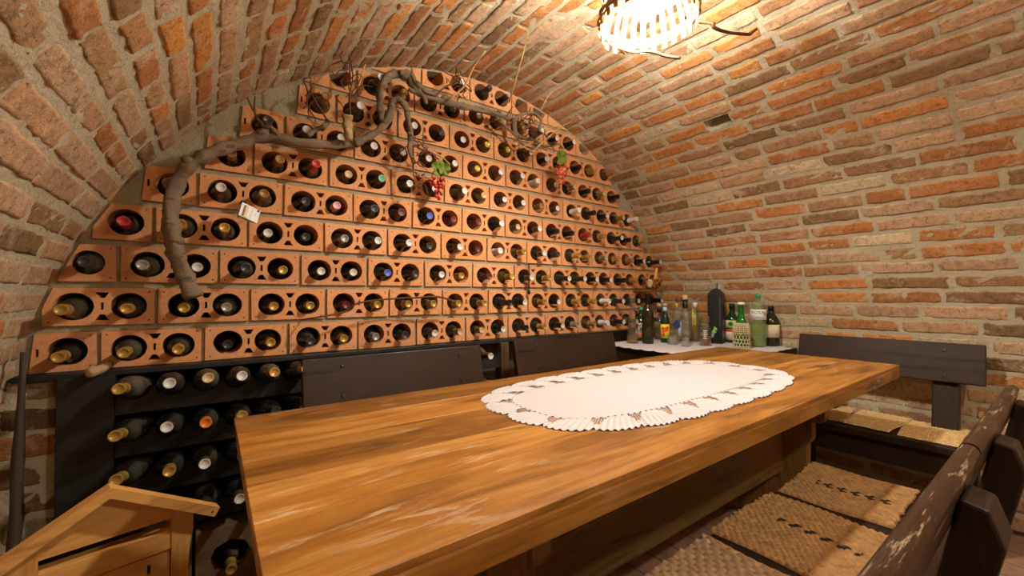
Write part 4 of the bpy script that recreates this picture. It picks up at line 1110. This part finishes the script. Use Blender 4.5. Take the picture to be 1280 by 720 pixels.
# ================================================================ DRIED GRAPEVINE ON THE WALL
VP = {
'A': [(-0.056,1.800,1.086), (-0.078,1.811,1.161), (-0.108,1.793,1.267), (-0.118,1.793,1.374), (-0.103,1.812,1.470), (-0.066,1.799,1.545), (-0.006,1.789,1.599), (0.076,1.808,1.651), (0.152,1.806,1.694), (0.258,1.788,1.694), (0.378,1.802,1.711), (0.478,1.811,1.739)],
'B': [(0.479,1.790,1.733), (0.546,1.801,1.786), (0.602,1.783,1.839), (0.635,1.783,1.908), (0.645,1.802,1.964), (0.677,1.789,1.976), (0.700,1.779,1.941), (0.723,1.798,1.880), (0.733,1.796,1.819), (0.719,1.778,1.752), (0.748,1.792,1.698)],
'C': [(0.598,1.790,1.858), (0.591,1.801,1.938), (0.588,1.783,1.994), (0.613,1.783,2.052), (0.667,1.802,2.098), (0.715,1.789,2.086), (0.757,1.779,2.042), (0.817,1.798,2.037), (0.887,1.796,2.033), (0.965,1.778,2.028), (1.092,1.792,2.043), (1.217,1.801,2.054), (1.314,1.781,2.041)],
'D': [(0.669,1.770,2.092), (0.719,1.781,2.106), (0.742,1.763,2.064), (0.790,1.763,2.042), (0.851,1.782,2.048)],
'E': [(0.707,1.760,2.020), (0.754,1.771,2.020), (0.777,1.753,2.000), (0.789,1.753,1.974)],
'F': [(1.313,1.780,2.041), (1.326,1.791,1.982), (1.356,1.773,1.952), (1.446,1.773,1.959), (1.520,1.792,1.949), (1.582,1.779,1.954), (1.623,1.769,1.974), (1.685,1.788,1.964)],
'F2': [(1.200,1.790,2.033), (1.269,1.801,2.002), (1.325,1.783,1.957), (1.381,1.783,1.917), (1.493,1.802,1.923)],
'F3': [(1.289,1.770,2.031), (1.380,1.781,2.093), (1.438,1.763,2.102), (1.485,1.763,2.078), (1.488,1.782,2.030), (1.537,1.769,2.001)],
'G1': [(0.151,1.790,1.689), (0.167,1.801,1.730), (0.186,1.783,1.713), (0.203,1.783,1.696)],
'G2': [(0.301,1.790,1.726), (0.332,1.801,1.763), (0.358,1.783,1.776), (0.376,1.783,1.807)],
'st': [(0.444,1.740,1.730), (0.440,1.751,1.779), (0.435,1.733,1.827)],
't1': [(0.461,1.760,1.727), (0.458,1.771,1.823), (0.449,1.753,1.914), (0.462,1.753,2.002), (0.450,1.772,2.097)],
't2': [(0.370,1.770,1.794), (0.342,1.781,1.846), (0.312,1.763,1.879), (0.301,1.763,1.939)],
't3': [(0.149,1.770,1.715), (0.129,1.781,1.753), (0.110,1.763,1.777), (0.095,1.763,1.811)],
't4': [(0.124,1.780,1.749), (0.119,1.791,1.790), (0.120,1.773,1.828)],
't5': [(0.466,1.780,1.937), (0.498,1.791,1.995), (0.503,1.773,2.033), (0.519,1.773,2.080)],
't6': [(1.233,1.72,2.092),(1.195,1.62,2.134),(1.162,1.53,2.182),(1.137,1.46,2.222),(1.111,1.41,2.245)],
't7': [(0.906,1.750,2.028), (0.962,1.710,2.090), (0.977,1.660,2.150), (0.990,1.610,2.191), (1.002,1.580,2.211)],
't8': [(1.474,1.750,2.125), (1.484,1.720,2.170), (1.490,1.680,2.205)],
't9': [(1.419,1.740,1.886), (1.528,1.751,1.984), (1.603,1.733,2.051), (1.706,1.733,2.123)],
't10': [(1.335,1.760,1.883), (1.445,1.771,1.954), (1.559,1.753,2.047), (1.647,1.753,2.078)],
't11': [(0.845,1.770,2.042), (0.905,1.781,2.103), (0.948,1.763,2.123), (0.983,1.763,2.127)],
't12': [(0.745,1.770,2.061), (0.738,1.781,2.097), (0.719,1.763,2.134)],
't13': [(1.163,1.750,1.993), (1.241,1.761,2.033), (1.275,1.743,2.091)],
't14': [(0.990,1.800,1.967), (1.066,1.811,1.948), (1.127,1.793,1.907), (1.212,1.793,1.901)],
't15': [(0.735,1.780,1.814), (0.786,1.791,1.818), (0.847,1.773,1.815)],
'tend': [(0.816,1.750,1.756), (0.870,1.761,1.748), (0.907,1.743,1.712)],
'm1': [(0.123,1.770,1.745), (0.139,1.781,1.741), (0.158,1.763,1.715), (0.179,1.763,1.751)],
'long': [(0.336,1.800,1.004), (0.446,1.811,1.023), (0.489,1.793,1.056), (0.574,1.793,1.072), (0.688,1.812,1.079), (0.760,1.799,1.082), (0.868,1.789,1.085), (0.950,1.808,1.065)],
}
vine = empty('dried_grapevine', (.477, 1.82, 1.735), 0, 'dried gnarled grapevine trained across the clay block wall', 'vine')
IV = Matrix.Translation((-.477, -1.82, -1.735))
VR = {'A': [.030, .028, .026, .026, .025, .024, .024, .022, .023, .020, .019, .021], 'B': [.020, .017, .016, .018, .016, .017, .015, .014, .015, .011, .008], 'C': [.016, .017, .017, .019, .020, .021, .022, .020, .018, .017, .016, .015, .014],
      'D': [.012, .014, .015, .013, .011], 'E': [.010, .011, .010, .008], 'F': [.014, .013, .011, .008, .006, .006, .005, .004], 'F2': [.009, .008, .007, .006, .004], 'F3': [.010, .010, .009, .008, .008, .005],
      'G1': [.013, .014, .010, .006], 'G2': [.010, .009, .012, .009], 'st': [.017, .020, .022]}
NM = {'A': 'main_stem', 'B': 'side_branch', 'C': 'side_branch', 'D': 'side_branch', 'E': 'side_branch', 'F': 'side_branch', 'F2': 'side_branch', 'F3': 'side_branch', 'G1': 'branch_spur', 'G2': 'branch_spur', 'st': 'cut_stub'}
PALE = ('t6', 't7', 't8', 't9', 't5', 't14', 'tend', 't10')
for k, pts in VP.items():
    if k == 'long': continue
    b = MB()
    if k in VR: b.tube(pts, [r_*.9 for r_ in VR[k]], 14, 0, IV, .22, 9)
    else: b.tube(pts, [.0048, .0042, .0030, .0022] if k in ('t1', 't6', 't7') else [.0042, .0035, .0022], 6, 0, IV, .15, 4)
    if k in ('A', 'C', 'B'):                                        # knots
        for i in range(2, len(pts)-1, 3):
            p = Vector(pts[i]); b.sphere(p+Vector((random.uniform(-.01, .01), -.01, .012)), VR[k][i]*.8, 9, 6, 0, IV, (1.2, .9, .8))
    b.build(NM.get(k, 'twig'), M['vinepale'] if k == 'st' else M['straw'] if k in PALE else M['vine'] if k in VR else M['twig'], vine)
q = random.Random(17)
for cx, cy, cz, nT, ex, nm in ((1.40, 1.765, 2.00, 34, (.16, .03, .09), 'tangle'), (.775, 1.765, 1.75, 16, (.06, .02, .06), 'tangle'), (.975, 1.765, 2.12, 14, (.045, .02, .10), 'tangle'), (.445, 1.755, 1.98, 14, (.035, .02, .07), 'tangle'), (.30, 1.77, 1.86, 7, (.025, .02, .06), 'tangle'), (.76, 1.765, 1.64, 8, (.025, .015, .05), 'tangle')):
    b = MB()
    for k in range(nT):
        p = Vector((cx+q.gauss(0, ex[0]*.55), cy+q.uniform(-ex[1], ex[1]), cz+q.gauss(0, ex[2]*.55))); pts = [p.copy()]
        d = Vector((q.gauss(0, 1), q.gauss(0, .35), q.gauss(0, .8))).normalized()
        for i in range(4):
            d = (d+Vector((q.gauss(0, .6), q.gauss(0, .25), q.gauss(0, .6)))).normalized(); p = p+d*q.uniform(.012, .030); p.y = min(max(p.y, 1.72), 1.83); pts.append(p.copy())
        b.tube(pts, [.0030, .0024, .0014], 5, 0, IV, .15, 3)
    b.build(nm, M['twig'], vine)['kind'] = 'stuff'
b = MB(); b.tube([(.30, 1.905, .992)]+VP['long'], [.003, .0035, .004, .004, .004, .005, .005], 6, 0, None, .15, 4)
tag(b.build('vine_shoot', M['twig']), 'long thin dry shoot arching across the second block row from bottom', 'twig')

# ---------------------------------------------------------------- artificial grapes
def leaf_mesh(s, sd, lob=.14):
    q = random.Random(sd); b = MB(); N = 40; vs = [(0, 0, 0)]
    for ring in (.35, .7, 1.0):
        for i in range(N):
            t = 2*PI*i/N; rr = s*ring*((1-lob)+lob*abs(math.cos(2.5*(t-PI/2)))+(.05*math.sin(17*t) if ring == 1 else 0))
            vs.append((rr*math.cos(t), -.012*ring**2*(1-.6*math.cos(5*(t-PI/2))), rr*math.sin(t)))
    fs = [(0, 1+i, 1+(i+1) % N) for i in range(N)]
    for k in range(2): fs += [(1+k*N+i, 1+(k+1)*N+i, 1+(k+1)*N+(i+1) % N, 1+k*N+(i+1) % N) for i in range(N)]
    b.add(vs, fs, 0, True); return b
def grapes(loc, H, W, n, label, sd, leafs, top):
    r = empty('grape_cluster', loc, 0, label, 'grapes'); q = random.Random(sd); pts = []
    tries = 0
    while len(pts) < n and tries < 4000:
        tries += 1
        f = q.random(); w = W*(1-.75*f)+.006; p = Vector((q.uniform(-w, w)+.012*f*0, q.uniform(-w, w)*.6, -f*H))
        if all((p-o).length > .0155 for o in pts): pts.append(p)
    for p in pts:
        b = MB(); b.sphere(p, q.uniform(.0088, .0108), 12, 8); b.build('grape', M['grape'] if q.random() < .72 else M['grapeo'], r)
    b = MB(); b.tube([(0, .0, -H*.8), (0, 0, -H*.3), (0, .002, .02), (-.004, .01, .05), top], .0022, 6); b.build('stem', M['twig'], r)
    for lx, ly, lz, s, rx, rz in leafs:
        lm = leaf_mesh(s, sd); o = lm.build('leaf', M['leaf'], r); o.location = (lx, ly, lz); o.rotation_euler = (rx, 0, rz)
        md = o.modifiers.new('t', 'SOLIDIFY'); md.thickness = .0012
grapes((.868, 1.795, 1.652), .10, .030, 24, 'red grape cluster with round green leaf, left one hanging from the vine', 3, [(-.012, -.022, .040, .040, .2, .2), (.018, -.026, .040, .032, -.1, -.3)], (-.02, -.02, .10))
grapes((1.655, 1.775, 1.865), .115, .034, 28, 'pinkish-red grape cluster with lobed green leaf, right one near the vault', 8, [(-.035, -.025, .022, .045, .25, .15)], (-.02, .0, .085))

# ---------------------------------------------------------------- card, chain, ornament
cd = empty('paper_card', (.108, 1.800, 1.399), 0, 'small white folded card stuck tilted on the clay block wall near the vine', 'card')
Tc = Matrix.Rotation(math.radians(14), 4, 'Y') @ Matrix.Rotation(-.35, 4, 'X') @ Matrix.Rotation(.35, 4, 'Z')
b = MB(); b.box((0, 0, 0), (.066, .002, .056), .0, T=Tc); b.build('front_leaf', M['paper'], cd)
b = MB(); b.box((-.002, .010, -.002), (.066, .0015, .056), .0, T=Tc @ Matrix.Rotation(-.2, 4, 'Z')); b.build('back_leaf', M['cream'], cd)
def flat(par, x0, x1, z0, z1, mat, nm):
    b = MB(); b.box(((x0+x1)/2, -.0013, (z0+z1)/2), (x1-x0, .0006, z1-z0), T=Tc); return b.build(nm, mat, par)
flat(cd, -.024, -.017, -.026, .022, M['browncap'], 'printed_stripe'); flat(cd, -.017, -.008, -.026, .022, M['cream'], 'printed_stripe')
flat(cd, .005, .006, -.022, .022, M['greyprint'], 'printed_line'); flat(cd, .018, .021, .0, .004, M['greyprint'], 'printed_mark'); flat(cd, .022, .030, .018, .027, M['ink'], 'corner_mark')
b = MB(); b.tube([(0, .012, -.009), (-.008, .06, -.014), (-.008, .105, -.014)], .0015, 5); b.build('wire', M['iron'], cd)

b = MB()
for k in range(9):
    z = 1.262-.0165*k; b.tube([(1.484+.0045*math.sin(t)*(1 if k % 2 else .2), 1.874-.0045*math.sin(t)*(.2 if k % 2 else 1), z+.010*math.cos(t)) for t in np.linspace(0, 2*PI, 13)], .0022, 5, sub=1)
b.tube([(1.484, 1.874, 1.268), (1.484, 1.89, 1.272), (1.484, 1.913, 1.272)], .0022, 5)
b.lathe([(.001, 1.095), (.008, 1.10), (.010, 1.112), (.004, 1.125)], 10, 0, Matrix.Translation((1.484, 1.874, 0)))
tag(b.build('iron_chain', M['iron']), 'short black twisted chain hanging on the clay block wall', 'chain')

orn = empty('straw_ornament', (2.55, 1.80, 1.16), 0, 'russet straw basket ornament with orange candle and pale straw flower, right end of block wall', 'ornament')
q = random.Random(2)
b = MB(); b.lathe([(.001, -.030), (.040, -.028), (.055, .0), (.050, .030), (.038, .036), (.001, .036)], 18, 0, Matrix.Diagonal((1.25, .7, 1, 1)), False)
for k in range(30):
    t = q.uniform(0, 2*PI); b.tube([(.05*math.cos(t), .03*math.sin(t), q.uniform(-.01, .03)), (.07*math.cos(t), .045*math.sin(t), q.uniform(0, .05)), (.08*math.cos(t+.2), .05*math.sin(t+.2), q.uniform(-.01, .05))], .004, 5)
b.build('basket', M['orn'], orn)
b = MB(); b.tube([(.005, -.02, .03), (.012, -.025, .075), (.022, -.028, .125)], .0095, 10); b.build('candle', M['candle'], orn)
b = MB()
for k in range(14):
    t = 2*PI*k/14; b.tube([(-.075+.008*math.cos(t), -.035, .012+.008*math.sin(t)), (-.075+.02*math.cos(t), -.042, .012+.02*math.sin(t)), (-.075+.030*math.cos(t+.2), -.036, .012+.030*math.sin(t+.2))], .0032, 5)
b.sphere((-.075, -.038, .012), .008, 8, 6); b.build('straw_flower', M['strawf'], orn)
b = MB(); b.box((0, .022, -.036), (.18, .15, .012), .002); b.build('shelf', M['browncap'], orn)

# ================================================================ CAMERA AND VIEW
cam = bpy.data.cameras.new('camera'); co = bpy.data.objects.new('camera', cam); COL.objects.link(co)
cam.sensor_width = 36; cam.lens = 36*514.45/1280; cam.clip_start = .01
yaw, pit, roll = math.radians(36.025), math.radians(1.0194), math.radians(-.1146)
f = Vector((math.sin(yaw)*math.cos(pit), math.cos(yaw)*math.cos(pit), math.sin(pit))); rt = Vector((math.cos(yaw), -math.sin(yaw), 0)); up = rt.cross(f)
r2 = rt*math.cos(roll)+up*math.sin(roll); u2 = -rt*math.sin(roll)+up*math.cos(roll)
mw = Matrix((r2, u2, -f)).transposed().to_4x4(); mw.translation = (0, 0, 1.0916); co.matrix_world = mw
SC.camera = co
w = bpy.data.worlds.new('world'); SC.world = w; w.use_nodes = True
w.node_tree.nodes['Background'].inputs[0].default_value = (1, .9, .8, 1); w.node_tree.nodes['Background'].inputs[1].default_value = .05
vs = SC.view_settings; vs.view_transform = 'Standard'; vs.look = 'None'; vs.gamma = 1; vs.use_curve_mapping = False; vs.exposure = 0.0
SC.cycles.max_bounces = 16; SC.cycles.transparent_max_bounces = 40; SC.cycles.transmission_bounces = 10; SC.cycles.diffuse_bounces = 5
SC.cycles.sample_clamp_indirect = 4
SC.cycles.caustics_reflective = False; SC.cycles.caustics_refractive = False
